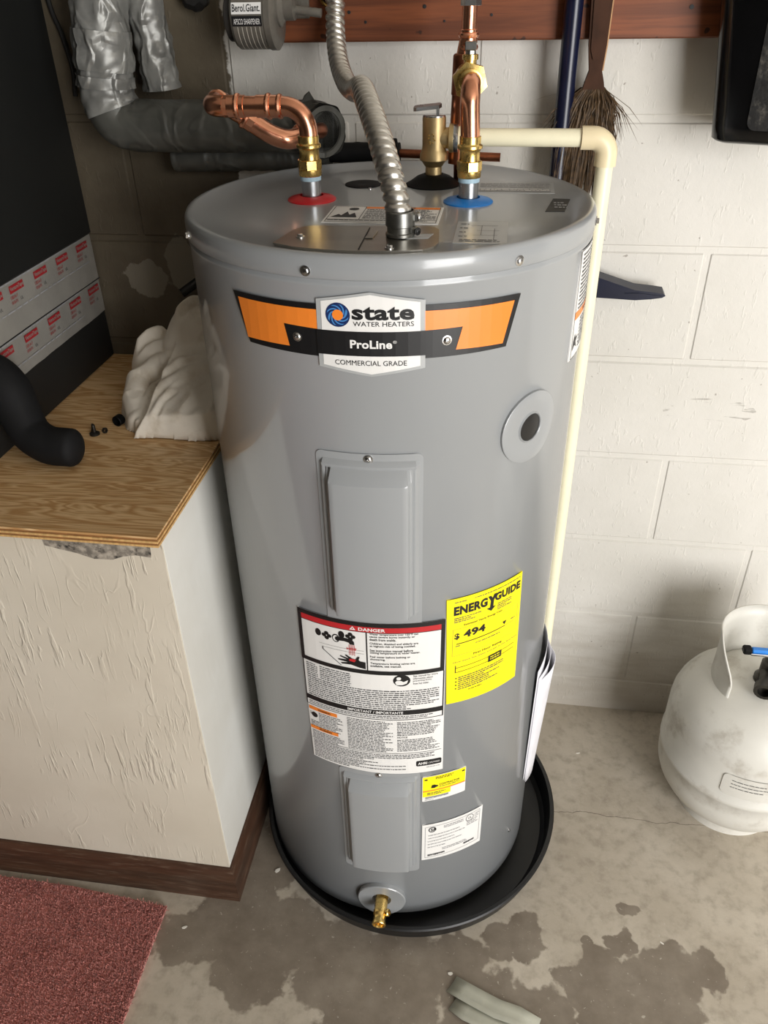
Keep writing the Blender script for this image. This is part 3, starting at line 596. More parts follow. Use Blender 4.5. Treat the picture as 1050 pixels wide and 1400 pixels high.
S.text('lettering', M['ink'], 'First Hour Rating', 33.4, 44.6, 0.6752, 0.6800, B2, 0.015); S.text('lettering_small', M['grey_ink'], 'How much hot water you get in the first hour', 26.4, 52.0, 0.6685, 0.6722, B2, 0.0)
S.rect('scale_line', M['ink'], 27.2, 50.6, 0.6580, 0.6588, B2); S.rect('scale_line', M['ink'], 27.2, 50.6, 0.6490, 0.6498, B2); S.rect('scale_line', M['ink'], 27.1, 27.4, 0.6490, 0.6640, B2)
S.rect('rating_block', M['ink'], 39.4, 44.9, 0.6470, 0.6600, B2 + 0.0002); S.rows('block_print', M['yellow'], 40.1, 44.2, 0.6575, 0.0045, 2, B2 + 0.0005, 0.6, ragged=0, seed=28)
S.rows('fine_print', M['grey_ink'], 28.4, 46.0, 0.6385, 0.0042, 7, B2, 0.5, ragged=0.5, seed=29)
for j in range(4): blob('bullets', M['ink'], 27.6, 0.6370 - 0.0072 * j, 0.28, 0.0013, B2)
S.rows('fine_print', M['ink'], 32.2, 37.4, 0.6065, 0.003, 1, B2, 0.5, ragged=0, seed=30)
S.build(el)

# ---- small yellow and white contractor label
cl = label_sheet('contractor_label', rnd_poly(16.8, 33.3, 0.3600, 0.4235, (0.5, 0.0022), 3), M['white']); S = Sheet(cyl, 3.0)
tag(cl, 'small yellow and white contractor label')
S.rect('yellow_field', M['yellow'], 17.0, 33.1, 0.3880, 0.4225, B_); S.rect('yellow_field', M['yellow'], 17.0, 27.4, 0.3720, 0.3850, B_); S.rect('orange_rule', M['orange'], 17.0, 33.1, 0.3850, 0.3880, B_)
S.rows('fine_print', M['ink'], 21.6, 28.4, 0.4190, 0.0034, 2, B_ + 0.0003, 0.6, ragged=0.1, seed=31)
S.poly('torch_symbol', M['ink'], [(20.0, 0.3935), (20.3, 0.4005), (21.2, 0.4010), (22.6, 0.3975), (22.6, 0.3955), (21.2, 0.3925)], B_ + 0.0003)
for x in (17.6, 31.6): S.poly('torch_symbol', M['ink'], [(x, 0.4170), (x + 0.9, 0.4175), (x + 1.2, 0.4160), (x + 0.9, 0.4140), (x, 0.4145)], B_ + 0.0003)
S.text('lettering', M['ink'], 'CONTRACTOR', 23.0, 30.8, 0.3965, 0.4010, B_ + 0.0003, 0.02); S.rows('fine_print', M['grey_ink'], 23.0, 31.4, 0.3940, 0.003, 1, B_ + 0.0003, 0.5, seed=32)
S.rows('fine_print', M['grey_ink'], 18.6, 25.4, 0.3815, 0.0036, 2, B_ + 0.0003, 0.5, seed=33); S.rows('barcode_print', M['pale_ink'], 18.0, 26.6, 0.3710, 0.0055, 1, B_, 0.14, h=0.8, ragged=0, seed=34); S.rows('fine_print', M['pale_ink'], 17.8, 21.0, 0.3640, 0.0025, 1, B_, 0.4, seed=35)
S.build(cl)

# ---- white rating label
rl = label_sheet('rating_label', [(17.0, 0.2950), (42.1, 0.2930), (42.0, 0.1890), (16.9, 0.1945)], M['white']); S = Sheet(cyl, 3.0)
tag(rl, 'white rating plate label low on the jacket')
S.frame('border', M['pale_ink'], 18.1, 40.9, 0.2000, 0.2880, 0.18, 0.0008, B_)
def ring(name, mat, cx, cz, rx, rz, t, off):
    o_ = ell(cx, cz, rx, rz, 24); i_ = ell(cx, cz, rx * (1 - t), rz * (1 - t), 24)
    S.g += 1; S.hold = True
    for j in range(24): S.poly(name, mat, [o_[j], o_[(j + 1) % 24], i_[(j + 1) % 24], i_[j]], off)
    S.hold = False
ring('certifier_mark', M['ink'], 20.9, 0.2790, 1.5, 0.0072, 0.25, B_); S.text('certifier_mark', M['ink'], 'SA', 20.3, 22.4, 0.2755, 0.2825, B_ + 0.0002, 0.03)
ring('certifier_mark', M['grey_ink'], 36.2, 0.2775, 1.75, 0.0088, 0.12, B_); S.text('certifier_mark', M['grey_ink'], 'UL', 35.5, 37.0, 0.2745, 0.2805, B_, 0.0)
S.rows('fine_print', M['pale_ink'], 25.4, 33.6, 0.2825, 0.0042, 2, B_, 0.5, ragged=0.1, seed=41); S.rows('fine_print', M['pale_ink'], 38.4, 40.4, 0.2830, 0.004, 3, B_, 0.4, seed=42)
for j, (a, b) in enumerate(((19.4, 34.0), (19.4, 36.0), (19.2, 31.0), (19.2, 33.0), (19.2, 27.0))): S.rows('fine_print', M['pale_ink'], a, b, 0.2640 - 0.0085 * j, 0.004, 1, B_, 0.45, ragged=0.2, seed=43 + j)
S.rows('fine_print', M['pale_ink'], 35.0, 40.2, 0.2700, 0.0048, 3, B_, 0.5, seed=50); S.rows('fine_print', M['pale_ink'], 25.0, 35.4, 0.2200, 0.004, 2, B_, 0.5, ragged=0.1, seed=51)
S.rows('barcode_print', M['grey_ink'], 19.2, 26.0, 0.2085, 0.0055, 1, B_, 0.14, h=0.8, ragged=0, seed=52); S.rows('barcode_print', M['grey_ink'], 34.0, 38.8, 0.2115, 0.0055, 1, B_, 0.14, h=0.8, ragged=0, seed=53)
S.build(rl)

# ---- tall warning label round the side
sl = label_sheet('side_label', [(68.6, 1.2370), (92.0, 1.2370), (92.0, 1.0950), (67.0, 1.0950)], M['white']); S = Sheet(cyl, 3.0)
tag(sl, 'tall white and orange warning label round the right side of the heater')
S.frame('border', M['ink'], 68.3, 92.0, 1.0955, 1.2365, 0.25, 0.0007, B_)
S.rows('fine_print', M['grey_ink'], 70.4, 90.5, 1.2310, 0.0052, 14, B_, 0.7, ragged=0.2, seed=61); S.rect('orange_bar', M['orange'], 68.5, 91.8, 1.1490, 1.1590, B_); S.text('lettering', M['ink'], 'WARNING', 76, 88, 1.1512, 1.1568, B_ + 0.0003, 0.02)
S.rows('fine_print', M['grey_ink'], 74.5, 90.5, 1.1450, 0.0048, 9, B_, 0.7, ragged=0.2, seed=62)
S.poly('warning_symbol', M['ink'], [(69.4, 1.1180), (70.6, 1.1290), (71.0, 1.1220), (73.4, 1.1240), (71.6, 1.1170), (72.6, 1.1080), (70.6, 1.1130), (69.0, 1.1060)], B_ + 0.0002)
S.build(sl)

# ---- top of the heater
def top(x, y, off): return Vector((x, y, TZ + off))
def top_label(name, x0, x1, y0, y1, mat, label=None):
    o = MB().prism([(x0, y0), (x1, y0), (x1, y1), (x0, y1)], top, 0.0, 0.0006).build(name, mat, wh, smooth=0)
    if label: tag(o, label)
    return o
tl = top_label('top_warning_label', -0.5665, -0.4235, -0.4655, -0.3810, M['white'], 'white and orange warning label on the heater top'); S = Sheet(top, 0.05)
S.frame('border', M['ink'], -0.5635, -0.4265, -0.4625, -0.3840, 0.0008, 0.0012, 0.0010); S.rect('border', M['ink'], -0.5230, -0.5222, -0.4500, -0.3840, 0.0010); S.rect('border', M['ink'], -0.5635, -0.4265, -0.4515, -0.4500, 0.0010)
S.rect('orange_bar', M['orange'], -0.5220, -0.4275, -0.3950, -0.3855, 0.0010); S.text('lettering', M['ink'], 'WARNING', -0.489, -0.459, -0.3935, -0.3870, 0.0013, 0.02)
S.poly('flame_symbol', M['ink'], [(-0.560, -0.440), (-0.552, -0.425), (-0.548, -0.432), (-0.543, -0.412), (-0.538, -0.428), (-0.533, -0.418), (-0.527, -0.440)], 0.0010); S.poly('flame_symbol', M['ink'], ell(-0.537, -0.398, 0.0065, 0.0065, 14), 0.0010)
S.rows('fine_print', M['grey_ink'], -0.5195, -0.4295, -0.3985, 0.0062, 8, 0.0010, 0.0022, ragged=0.2, seed=71); S.rows('fine_print', M['grey_ink'], -0.561, -0.43, -0.4535, 0.005, 1, 0.0010, 0.0022, ragged=0.1, seed=72); S.build(tl)
t2 = top_label('wiring_label', -0.4005, -0.3405, -0.5445, -0.4495, M['clear'], 'pale wiring diagram label on the heater top'); S = Sheet(top, 0.05)
for j in range(4): S.rows('fine_print', M['grey_ink'], -0.396, -0.386, -0.462 - 0.018 * j, 0.006, 1, 0.0010, 0.003, seed=74 + j)
for a, b, c, d_ in ((-0.384, -0.352, -0.470, -0.4692), (-0.376, -0.350, -0.492, -0.4912), (-0.380, -0.352, -0.512, -0.5112), (-0.371, -0.3704, -0.512, -0.47), (-0.356, -0.3554, -0.53, -0.482)): S.rect('diagram', M['grey_ink'], a, b, c, d_, 0.0010)
S.rows('fine_print', M['grey_ink'], -0.394, -0.348, -0.530, 0.006, 2, 0.0010, 0.003, seed=79); S.build(t2)
t3 = top_label('notice_label', -0.387, -0.281, -0.291, -0.222, M['clear']); S = Sheet(top, 0.05)
S.rect('print_block', M['pale_ink'], -0.383, -0.286, -0.2860, -0.2700, 0.0010); S.rows('fine_print', M['white'], -0.381, -0.288, -0.2720, 0.006, 2, 0.0013, 0.003, ragged=0, seed=81); S.rows('fine_print', M['pale_ink'], -0.383, -0.286, -0.235, 0.010, 3, 0.0010, 0.003, ragged=0, seed=82); S.build(t3)
t4 = MB().prism([(-0.296, -0.394), (-0.272, -0.392), (-0.262, -0.324), (-0.284, -0.322)], top, 0, 0.0006).build('dark_sticker', M['ink'], wh, smooth=0); tag(t4, 'dark square sticker on the heater top')
S = Sheet(top, 0.05); S.rows('fine_print', M['pale_ink'], -0.284, -0.268, -0.345, 0.012, 3, 0.0010, 0.003, seed=83); S.build(t4)

# wiring cover plate: rounded to follow the rim
pp = []
for i in range(15):
    a = math.radians(-21 + 42 * i / 14 + 1.0); pp.append((TX + 0.2535 * math.sin(a), TY - 0.2535 * math.cos(a)))
jc = [(-0.5990, -0.5700)] + [q for q in pp if q[0] > -0.585 and q[0] < -0.425] + [(-0.4180, -0.5700), (-0.4150, -0.5550), (-0.4190, -0.5000), (-0.4260, -0.4895), (-0.4350, -0.4860), (-0.5700, -0.4940), (-0.5800, -0.4990), (-0.5890, -0.5150)]
jp = MB().prism(jc, top, 0.0022, 0.0036).prism([(x * 0.985 + TX * 0.015, y * 0.985 - 0.53 * 0.015) for x, y in jc], top, 0.0, 0.0022).build('wiring_cover', M['plate'], wh, smooth=0)
tag(jp, 'bare steel wiring cover plate')
MB().box((-0.4995, -0.545, TZ + 0.0040), (0.0012, 0.09, 0.0008), Matrix.Rotation(0.02, 3, 'Z')).build('plate_seam', M['dark'], jp)
MB().box((-0.4935, -0.532, TZ + 0.0044), (0.009, 0.03, 0.0016), Matrix.Rotation(-0.05, 3, 'Z'), 0.0004).build('knockout_tab', M['plate'], jp)
screw(jp, top(-0.5735, -0.545, 0.0036), (0, 0, 1), 0.0042); screw(jp, top(-0.466, -0.582, 0.0036), (0, 0, 1), 0.0042)
MB().prism([(-0.452, -0.545), (-0.428, -0.540), (-0.424, -0.522), (-0.446, -0.526)], top, 0.0037, 0.0042).build('small_sticker', M['clear'], jp, smooth=0)
# sealing rings, nipples, cap, relief valve
HX, CX, NY = -0.6042, -0.3947, -0.3455
for x, m, nm, lb in ((HX, M['redring'], 'hot_seal_ring', 'red plastic ring'), (CX, M['bluering'], 'cold_seal_ring', 'blue plastic ring')):
    tag(MB().lathe([(0.0325, 0), (0.0325, 0.0012), (0.030, 0.0030), (0.020, 0.0055), (0.0155, 0.0062), (0.0155, 0)], (x, NY, TZ), n=40, closed=True).build(nm, m, wh), lb)
    MB().lathe([(0.0128, 0.0), (0.0128, 0.0245), (0.0135, 0.0248), (0.0135, 0.0305), (0.012, 0.031)], (x, NY, TZ), n=28).build('nipple', M['zinc'], wh)
    MB().lathe([(0.0137, 0.0250), (0.0140, 0.026), (0.0137, 0.0272), (0.0140, 0.0285), (0.0136, 0.0310)], (x, NY, TZ), n=28).build('thread_tape', M['ptfe'], wh)
MB().lathe([(0.0265, 0), (0.0265, 0.0012), (0.022, 0.0022), (0.008, 0.0016), (0, 0.0012)], (-0.5502, -0.2480, TZ), n=32).build('anode_cap', M['rubber'], wh)
screw(wh, (-0.536, -0.277, TZ), (0, 0, 1), 0.0022)
VX, VY = -0.4500, -0.2424
MB().lathe([(0.0390, 0), (0.0390, 0.0015), (0.034, 0.004), (0.024, 0.0110), (0.0150, 0.0145), (0.0130, 0.0145), (0.013, 0)], (VX, VY, TZ), n=40, closed=True).build('relief_valve_boot', M['rubber'], wh)
rv = MB().lathe([(0.0115, 0.010), (0.0115, 0.0245), (0.0130, 0.0255), (0.0165, 0.031), (0.0195, 0.0335), (0.0195, 0.0400), (0.0170, 0.0455), (0.0162, 0.0500), (0.0162, 0.0860), (0.0158, 0.0880), (0, 0.0880)], (VX, VY, TZ), n=36)
rv.lathe([(0.013, 0.0), (0.0135, 0.020), (0.0185, 0.0215), (0.0185, 0.0270), (0.017, 0.028)], (VX, VY, TZ + 0.061), (1, 0, 0), 32)
rv = rv.build('relief_valve', M['bronze'], wh)
MB().lathe([(0.0158, 0.0), (0.0158, 0.0022), (0.0148, 0.0028), (0, 0.0028)], (VX, VY, TZ + 0.0875), n=32).build('valve_bonnet', M['chrome'], rv)
MB().lathe([(0.0178, 0.0), (0.0182, 0.003), (0.0178, 0.006), (0.012, 0.006)], (VX + 0.0275, VY, TZ + 0.061), (1, 0, 0), 32).build('gasket', M['zinc'], rv)
mb = MB().prism([(-0.027, -0.0060), (-0.023, -0.0080), (0.008, -0.0075), (0.011, 0), (0.008, 0.0075), (-0.023, 0.0080), (-0.027, 0.0060)], lambda x, y, h: Vector((VX - 0.001 + x, VY + y, TZ + 0.0975 + h + 0.10 * x + 0.10 * (y + 0.007))), 0.0, 0.0046)
mb.box((VX + 0.005, VY, TZ + 0.0945), (0.004, 0.011, 0.010)); mb.build('lever', M['zinc'], rv, smooth=0)
mb = MB()
for j in range(9): mb.lathe([(0.0011, 0), (0.0011, 0.001), (0, 0.0013)], (VX - 0.003 + 0.004 * math.cos(j * 0.75) + 0.001 * (j % 3), VY - 0.0160, TZ + 0.062 + 0.006 * math.sin(j * 0.75)), (-0.1, -1, 0), 6)
mb.build('cast_mark', M['brass'], rv)

# ---------------------------------------------------------------- drip pan
pan = MB().lathe([(0, 0.0005), (0.283, 0.0005), (0.292, 0.010), (0.2985, 0.046), (0.3035, 0.0475), (0.3045, 0.0505), (0.3020, 0.0530), (0.2960, 0.0530), (0.2945, 0.050), (0.2880, 0.012), (0.279, 0.0055), (0, 0.0055)], (-0.4695, -0.350, 0), n=120).build('drip_pan', M['pan'])
tag(pan, 'round black plastic drip pan under the water heater', 'drip pan')

# ---------------------------------------------------------------- copper and brass piping
def press_ring(mb, o, ax, r, z): mb.lathe([(r, z - 0.0035), (r + 0.0016, z - 0.0025), (r + 0.0024, z), (r + 0.0016, z + 0.0025), (r, z + 0.0035)], o, ax, 28)
def brass_adapter(parent, x):
    o = (x, NY, TZ)
    mb = MB().lathe([(0.0145, 0.0305), (0.0152, 0.0315), (0.0152, 0.0385), (0.0145, 0.0390)], o, n=28)
    mb.lathe([(0.0145, 0.0388), (0.0160, 0.0392), (0.0160, 0.0500), (0.0140, 0.0510)], o, n=8)
    mb.lathe([(0.0135, 0.0508), (0.0130, 0.0540), (0.0130, 0.0620), (0.0140, 0.0640), (0.0160, 0.0655), (0.0160, 0.0685), (0.0140, 0.0700), (0.0136, 0.0710), (0.0136, 0.0790), (0.0120, 0.0795)], o, n=28)
    return mb.build('brass_adapter', M['brass'], parent)
hp = thing('hot_water_pipe', (HX, NY, TZ + 0.03), 'shiny copper pipe bending left from brass fitting on the red ring', 'pipe')
brass_adapter(hp, HX)
r = 0.0111
def arc(c, a, b, R, n=10):
    """quarter bend: starts at c + b*R going along a"""
    c = Vector(c); a = Vector(a).normalized(); b = Vector(b).normalized()
    return [c + b * R * math.cos(t * math.pi / 2 / n) + a * R * math.sin(t * math.pi / 2 / n) for t in range(n + 1)]
zc = 1.3845; Rb = 0.030
pts = [Vector((HX + 0.001, NY, 1.345))] + arc((HX + 0.001 - Rb, NY, zc - Rb), (0, 0, 1), (1, 0, 0), Rb) + [Vector((-0.662, NY, zc))]
MB().tube(pts, 0.0118, 24).build('elbow', M['copper'], hp)
mb = MB().lathe([(0.0122, 0), (0.0134, 0.0005), (0.0134, 0.030), (0.0122, 0.0305)], (-0.6385, NY, zc), (-1, 0, 0), 28); press_ring(mb, (-0.6385, NY, zc), (-1, 0, 0), 0.0134, 0.0145); press_ring(mb, (-0.6385, NY, zc), (-1, 0, 0), 0.0125, 0.0)
mb.build('press_coupling', M['copper'], hp)
MB().tube([(-0.664, NY, zc), (-0.692, NY, zc)], 0.0122, 24).build('pipe', M['copper'], hp)
mb = MB().lathe([(0.0122, 0), (0.0134, 0.0005), (0.0134, 0.022), (0.0128, 0.0225)], (-0.684, NY, zc), (-1, 0, 0), 28); press_ring(mb, (-0.684, NY, zc), (-1, 0, 0), 0.0134, 0.010)
mb.lathe([(0.0128, 0.020), (0.0132, 0.0205), (0.0132, 0.029), (0.012, 0.030)], (-0.684, NY, zc), (-1, 0, 0), 8)
mb.build('press_coupling', M['copper'], hp)
e1 = arc((-0.7115, NY + 0.022, zc), (-1, 0, 0), (0, -1, 0), 0.022)
e2 = [Vector((-0.7335, NY + 0.034, zc + 0.001))]
MB().tube(e1 + e2, 0.0128, 24).build('elbow', M['copper'], hp)
mb = MB().lathe([(0.0134, 0), (0.0134, 0.016), (0.012, 0.0165)], (-0.7335, NY + 0.030, zc), (0.02, 1, 0.02), 28); press_ring(mb, (-0.7335, NY + 0.030, zc), (0.02, 1, 0.02), 0.0134, 0.009); mb.build('press_coupling', M['copper'], hp)
p2 = spline([(-0.7325, NY + 0.045, zc), (-0.7330, -0.285, 1.3825), (-0.7280, -0.268, 1.372), (-0.7150, -0.258, 1.3615)], 8)
MB().tube(p2, 0.0122, 20).build('pipe', M['copper'], hp)
p3 = spline([(-0.7165, -0.259, 1.3625), (-0.7000, -0.255, 1.3505), (-0.6790, -0.252, 1.3375), (-0.6600, -0.246, 1.3305), (-0.6485, -0.232, 1.3300), (-0.6440, -0.214, 1.3310)], 8)
MB().tube(p3, 0.0132, 24).build('elbow', M['copper'], hp)
mb = MB(); dv_ = (p3[-1] - p3[-3]).normalized(); press_ring(mb, p3[-1], dv_, 0.0140, -0.004); mb.lathe([(0.0134, -0.014), (0.0142, -0.013), (0.0142, 0.004), (0.0125, 0.005)], p3[-1], dv_, 28); mb.build('press_coupling', M['copper'], hp)
mb = MB(); dv_ = (p3[4] - p3[0]).normalized(); press_ring(mb, p3[2], dv_, 0.0134, 0.0); mb.lathe([(0.0122, -0.004), (0.0140, -0.003), (0.0140, 0.010), (0.013, 0.011)], p3[3], dv_, 10); mb.build('press_coupling', M['copper'], hp)
MB().tube(spline([p3[-1], (-0.6400, -0.180, 1.330), (-0.632, -0.145, 1.327), (-0.642, -0.118, 1.3255), (-0.660, -0.106, 1.3255)], 6), 0.0111, 16).build('pipe', M['copper_old'], hp)

cp = thing('cold_water_pipe', (CX, NY, TZ + 0.03), 'copper pipe and brass valve rising from the blue ring to the board', 'pipe')
brass_adapter(cp, CX)
zc2 = 1.4080; Rb = 0.024
pts = [Vector((CX, NY, 1.345))] + arc((CX - 0.002, NY + Rb, zc2 - Rb), (0, 0, 1), (0, -1, 0), Rb) + [Vector((CX - 0.004, NY + 0.034, zc2))]
MB().tube(pts, 0.0122, 24).build('elbow', M['copper'], cp)
bo = Vector((CX - 0.0045, NY + 0.030, zc2 + 0.0005)); bd = Vector((-0.10, 1, 0)).normalized()
mb = MB().lathe([(0.0125, -0.008), (0.0145, -0.0075), (0.0150, -0.003), (0.0145, 0.0)], bo, bd, 28); mb.lathe([(0.0150, 0.0), (0.0225, 0.001), (0.0225, 0.016), (0.0175, 0.018)], bo, bd, 6)
mb.lathe([(0.017, 0.017), (0.0185, 0.024), (0.0185, 0.044), (0.0145, 0.050), (0.0145, 0.062), (0.012, 0.063)], bo, bd, 28)
bs = bo + bd * 0.016; mb.lathe([(0.0080, 0.0), (0.0080, 0.0225), (0.0100, 0.0230), (0.0100, 0.0285), (0.0085, 0.029)], bs, (0, 0, 1), 20)
bv = mb.build('brass_valve', M['brass'], cp)
MB().lathe([(0.0066, 0.029), (0.0066, 0.0330), (0.006, 0.0332)], bs, (0, 0, 1), 8).box(bs + Vector((0, 0, 0.0380)), (0.0140, 0.0140, 0.0100), bev=0.0012).build('square_plug', M['cast'], bv)
bx = bo + bd * 0.062
MB().tube([bx, bx + Vector((-0.002, 0.012, 0))], 0.0125, 20).build('pipe', M['copper'], cp)
MB().lathe([(0.0135, -0.11), (0.0135, -0.024), (0.0145, -0.023), (0.0145, 0.0225), (0.0135, 0.024), (0.0125, 0.025)], bx + Vector((-0.008, 0.022, 0)), (0.035, 0.0, 1), 24).build('tee', M['copper_old'], cp)
tz = bx + Vector((-0.008, 0.022, 0))
mb = MB().tube([tz + Vector((0, 0, 0.022)), tz + Vector((0.006, 0, 0.052)), tz + Vector((0.0075, 0, 0.16))], 0.0098, 20); mb.build('pipe', M['copper'], cp)
mb = MB(); o2 = tz + Vector((0.006, 0, 0.040)); press_ring(mb, o2, (0, 0, 1), 0.0112, 0.006); mb.lathe([(0.0098, -0.004), (0.0115, -0.003), (0.0115, 0.012), (0.0098, 0.013)], o2, (0, 0, 1), 24); press_ring(mb, o2, (0, 0, 1), 0.0105, -0.008); mb.build('press_coupling', M['copper'], cp)
MB().lathe([(0.0095, 0.0), (0.0135, 0.0008), (0.0135, 0.020), (0.012, 0.022), (0.009, 0.022)], tz + Vector((0.0075, 0, 0.078)), (0, 0, 1), 6).build('hex_union', M['chrome'], cp)
MB().tube([tz + Vector((0, 0, -0.108)), tz + Vector((0, 0.01, -0.14)), tz + Vector((0, 0.04, -0.150)), tz + Vector((0, 0.12, -0.151)), (tz.x, -0.0045, tz.z - 0.151)], 0.0095, 16).build('pipe', M['copper_old'], cp)

# ---------------------------------------------------------------- flexible conduit
fc = thing('flexible_conduit', (-0.4605, -0.532, TZ + 0.004), 'corrugated silver flexible steel conduit curving down to the wiring cover', 'conduit')
path = spline([(-0.6135, -0.060, 1.72), (-0.6135, -0.070, 1.60), (-0.6135, -0.078, 1.50), (-0.6120, -0.095, 1.453), (-0.6010, -0.135, 1.418), (-0.5820, -0.185, 1.396), (-0.5600, -0.245, 1.392), (-0.5420, -0.310, 1.401), (-0.5270, -0.370, 1.4055), (-0.5100, -0.425, 1.393), (-0.4920, -0.475, 1.372), (-0.4765, -0.512, 1.345), (-0.4660, -0.529, 1.318), (-0.4605, -0.532, 1.290)], 46)
PITCH_ = 0.0112
MB().tube(path, 0.0146, 24, True, lambda q, a, s, i: q - 0.0026 * (0.5 + 0.5 * math.cos(2 * math.pi * s / PITCH_ + a)) ** 2.2).build('corrugated_tube', M['conduit'], fc, smooth=80)
cn = MB().lathe([(0.0150, 0.0), (0.0165, 0.001), (0.0165, 0.0040), (0.0150, 0.0050), (0.0150, 0.0110), (0.0166, 0.0120), (0.0166, 0.0270), (0.0156, 0.0280), (0.0149, 0.0280), (0.0146, 0.024)], (-0.4605, -0.532, TZ + 0.0038), n=28)
cn.box((-0.4445, -0.528, TZ + 0.0240), (0.010, 0.012, 0.009), bev=0.0015); cn.box((-0.4445, -0.535, TZ + 0.011), (0.008, 0.010, 0.008), bev=0.0015)
cn = cn.build('clamp_connector', M['cast'], fc)
screw(cn, (-0.4390, -0.531, TZ + 0.0240), (1, -0.3, 0.1), 0.0036, False); screw(cn, (-0.4400, -0.540, TZ + 0.011), (0.7, -0.7, 0), 0.0034, False, M['dark'])

# ---------------------------------------------------------------- relief discharge pipe
dp = thing('discharge_pipe', (-0.2150, VY, 0.15), 'cream plastic discharge pipe running right then down the side of the heater', 'pipe')
zP = 1.3335; XV = -0.2150
MB().lathe([(0.0115, 0), (0.0148, 0.0005), (0.0148, 0.018), (0.0118, 0.0185)], (VX + 0.0335, VY, zP), (1, 0, 0), 28).build('socket', M['pvc_fit'], dp)
MB().tube([(VX + 0.045, VY, zP), (XV - 0.02, VY, zP)], 0.0116, 24).build('pipe', M['pvc'], dp)
mb = MB().tube([Vector((XV - 0.035, VY, zP)), Vector((XV - 0.022, VY, zP))] + arc((XV - 0.020, VY, zP - 0.020), (1, 0, 0), (0, 0, 1), 0.020, 8)[1:] + [Vector((XV, VY, zP - 0.035))], 0.0150, 28)
mb.build('elbow', M['pvc_fit'], dp, smooth=60)
MB().tube([(XV, VY, zP - 0.02), (XV, VY, 0.15)], 0.0116, 24).build('pipe', M['pvc'], dp)

# ---------------------------------------------------------------- manual pouch on the right side of the heater
bk = thing('instruction_booklet', tuple(cyl(86, 0.24, 0.0)), 'white folded instruction booklet hanging on the heater beside the yellow label', 'booklet')
def sheet_curve(off0, bow, a0, a1, zt, zb, name, mat):
    n, m = 10, 8; vs = []
    for j in range(m + 1):
        v = j / m
        for i in range(n + 1):
            t = i / n; a = a0 + (a1 - a0) * t
            z = zb + (zt - zb) * v + 0.012 * t * v
            vs.append(cyl(a, z + (0.10 * (1 - abs(2 * t - 1)) * (v - 0.5) * 0.15), off0 + bow * math.sin(math.pi * t) * (0.35 + 0.65 * v) + 0.004 * v))
    fs = [(j * (n + 1) + i, j * (n + 1) + i + 1, (j + 1) * (n + 1) + i + 1, (j + 1) * (n + 1) + i) for j in range(m) for i in range(n)]
    o = MB().add(vs, fs).build(name, mat, bk, smooth=60); sm = o.modifiers.new('thick', 'SOLIDIFY'); sm.thickness = 0.0008; return o
sheet_curve(0.002, 0.004, 72, 98, 0.515, 0.225, 'back_page', M['paper']); sheet_curve(0.005, 0.018, 74, 94, 0.485, 0.210, 'front_page', M['paper']); sheet_curve(0.004, 0.010, 73, 96, 0.495, 0.218, 'inner_page', M['paper'])

# ---------------------------------------------------------------- propane tank
GX, GY, s_ = 0.213, -0.226, 1.02
gt = thing('propane_tank', (GX, GY, 0), 'dented white propane cylinder with blue valve grip against the wall', 'propane tank')
pr = [(0.155, 0.118), (0.1555, 0.15), (0.1575, 0.152), (0.1575, 0.162), (0.1555, 0.164), (0.155, 0.25), (0.1535, 0.268), (0.148, 0.287), (0.139, 0.305), (0.126, 0.321), (0.108, 0.335), (0.085, 0.346), (0.055, 0.354), (0.02, 0.357), (0, 0.357)]
pr = [(0.0, 0.03), (0.06, 0.032), (0.100, 0.036), (0.120, 0.046), (0.136, 0.062), (0.147, 0.082), (0.153, 0.10)] + pr
MB().lathe([(r_ * s_, z_ * s_) for r_, z_ in pr], (GX, GY, 0), n=72).build('body', M['ptank'], gt, smooth=50)
MB().lathe([(0.100, 0.0), (0.1025, 0.0), (0.1025, 0.030), (0.112, 0.045), (0.109, 0.046), (0.100, 0.032)], (GX, GY, 0), n=64, closed=True).build('foot_ring', M['ptank'], gt)
# collar: rolled guard open towards the viewer, with handle cut-outs
cv = []; n = 60; a0, a1 = math.radians(-115), math.radians(126); RC = 0.094
for i in range(n + 1):
    t = i / n; a = a0 + (a1 - a0) * t
    dcut = abs(math.degrees(a) - (-115)); lo = 0.325
    rise = min(1, dcut / 26.0); rise2 = min(1, abs(126 - math.degrees(a)) / 38.0); hi = 0.390 + 0.074 * min(rise, rise2) ** 0.7
    for z, rr in ((lo, RC * 1.02), (lo + (hi - lo) * 0.35, RC), (lo + (hi - lo) * 0.8, RC), (hi, RC + 0.004)): cv.append(Vector((GX + rr * math.sin(-a) * 1.0, GY + rr * math.cos(a), z)))
col = MB().add(cv, [(i * 4 + q, (i + 1) * 4 + q, (i + 1) * 4 + q + 1, i * 4 + q + 1) for i in range(n) for q in range(3)]).build('collar', M['ptank'], gt, smooth=60)
sm = col.modifiers.new('thick', 'SOLIDIFY'); sm.thickness = 0.003
vb = MB().lathe([(0.022, 0.350), (0.022, 0.372), (0.016, 0.376), (0.016, 0.410), (0.012, 0.414), (0.012, 0.432), (0, 0.432)], (GX, GY - 0.01, 0), n=20); vb.lathe([(0.013, 0), (0.013, 0.045), (0.019, 0.046), (0.019, 0.062), (0.012, 0.062), (0.012, 0.05), (0, 0.05)], (GX, GY - 0.01, 0.392), (-0.35, -1, -0.1), 18)
vb = vb.build('valve', M['iron'], gt)
MB().box((GX - 0.012, GY - 0.012, 0.440), (0.062, 0.014, 0.008), bev=0.003).build('blue_grip', M['handle_blue'], vb); MB().box((GX - 0.050, GY - 0.012, 0.439), (0.016, 0.018, 0.014), bev=0.003).build('grip_end', M['rubber'], vb)
MB().box((GX - 0.012, GY - 0.012, 0.4335), (0.064, 0.016, 0.005), bev=0.001).build('grip_plate', M['chrome'], vb)
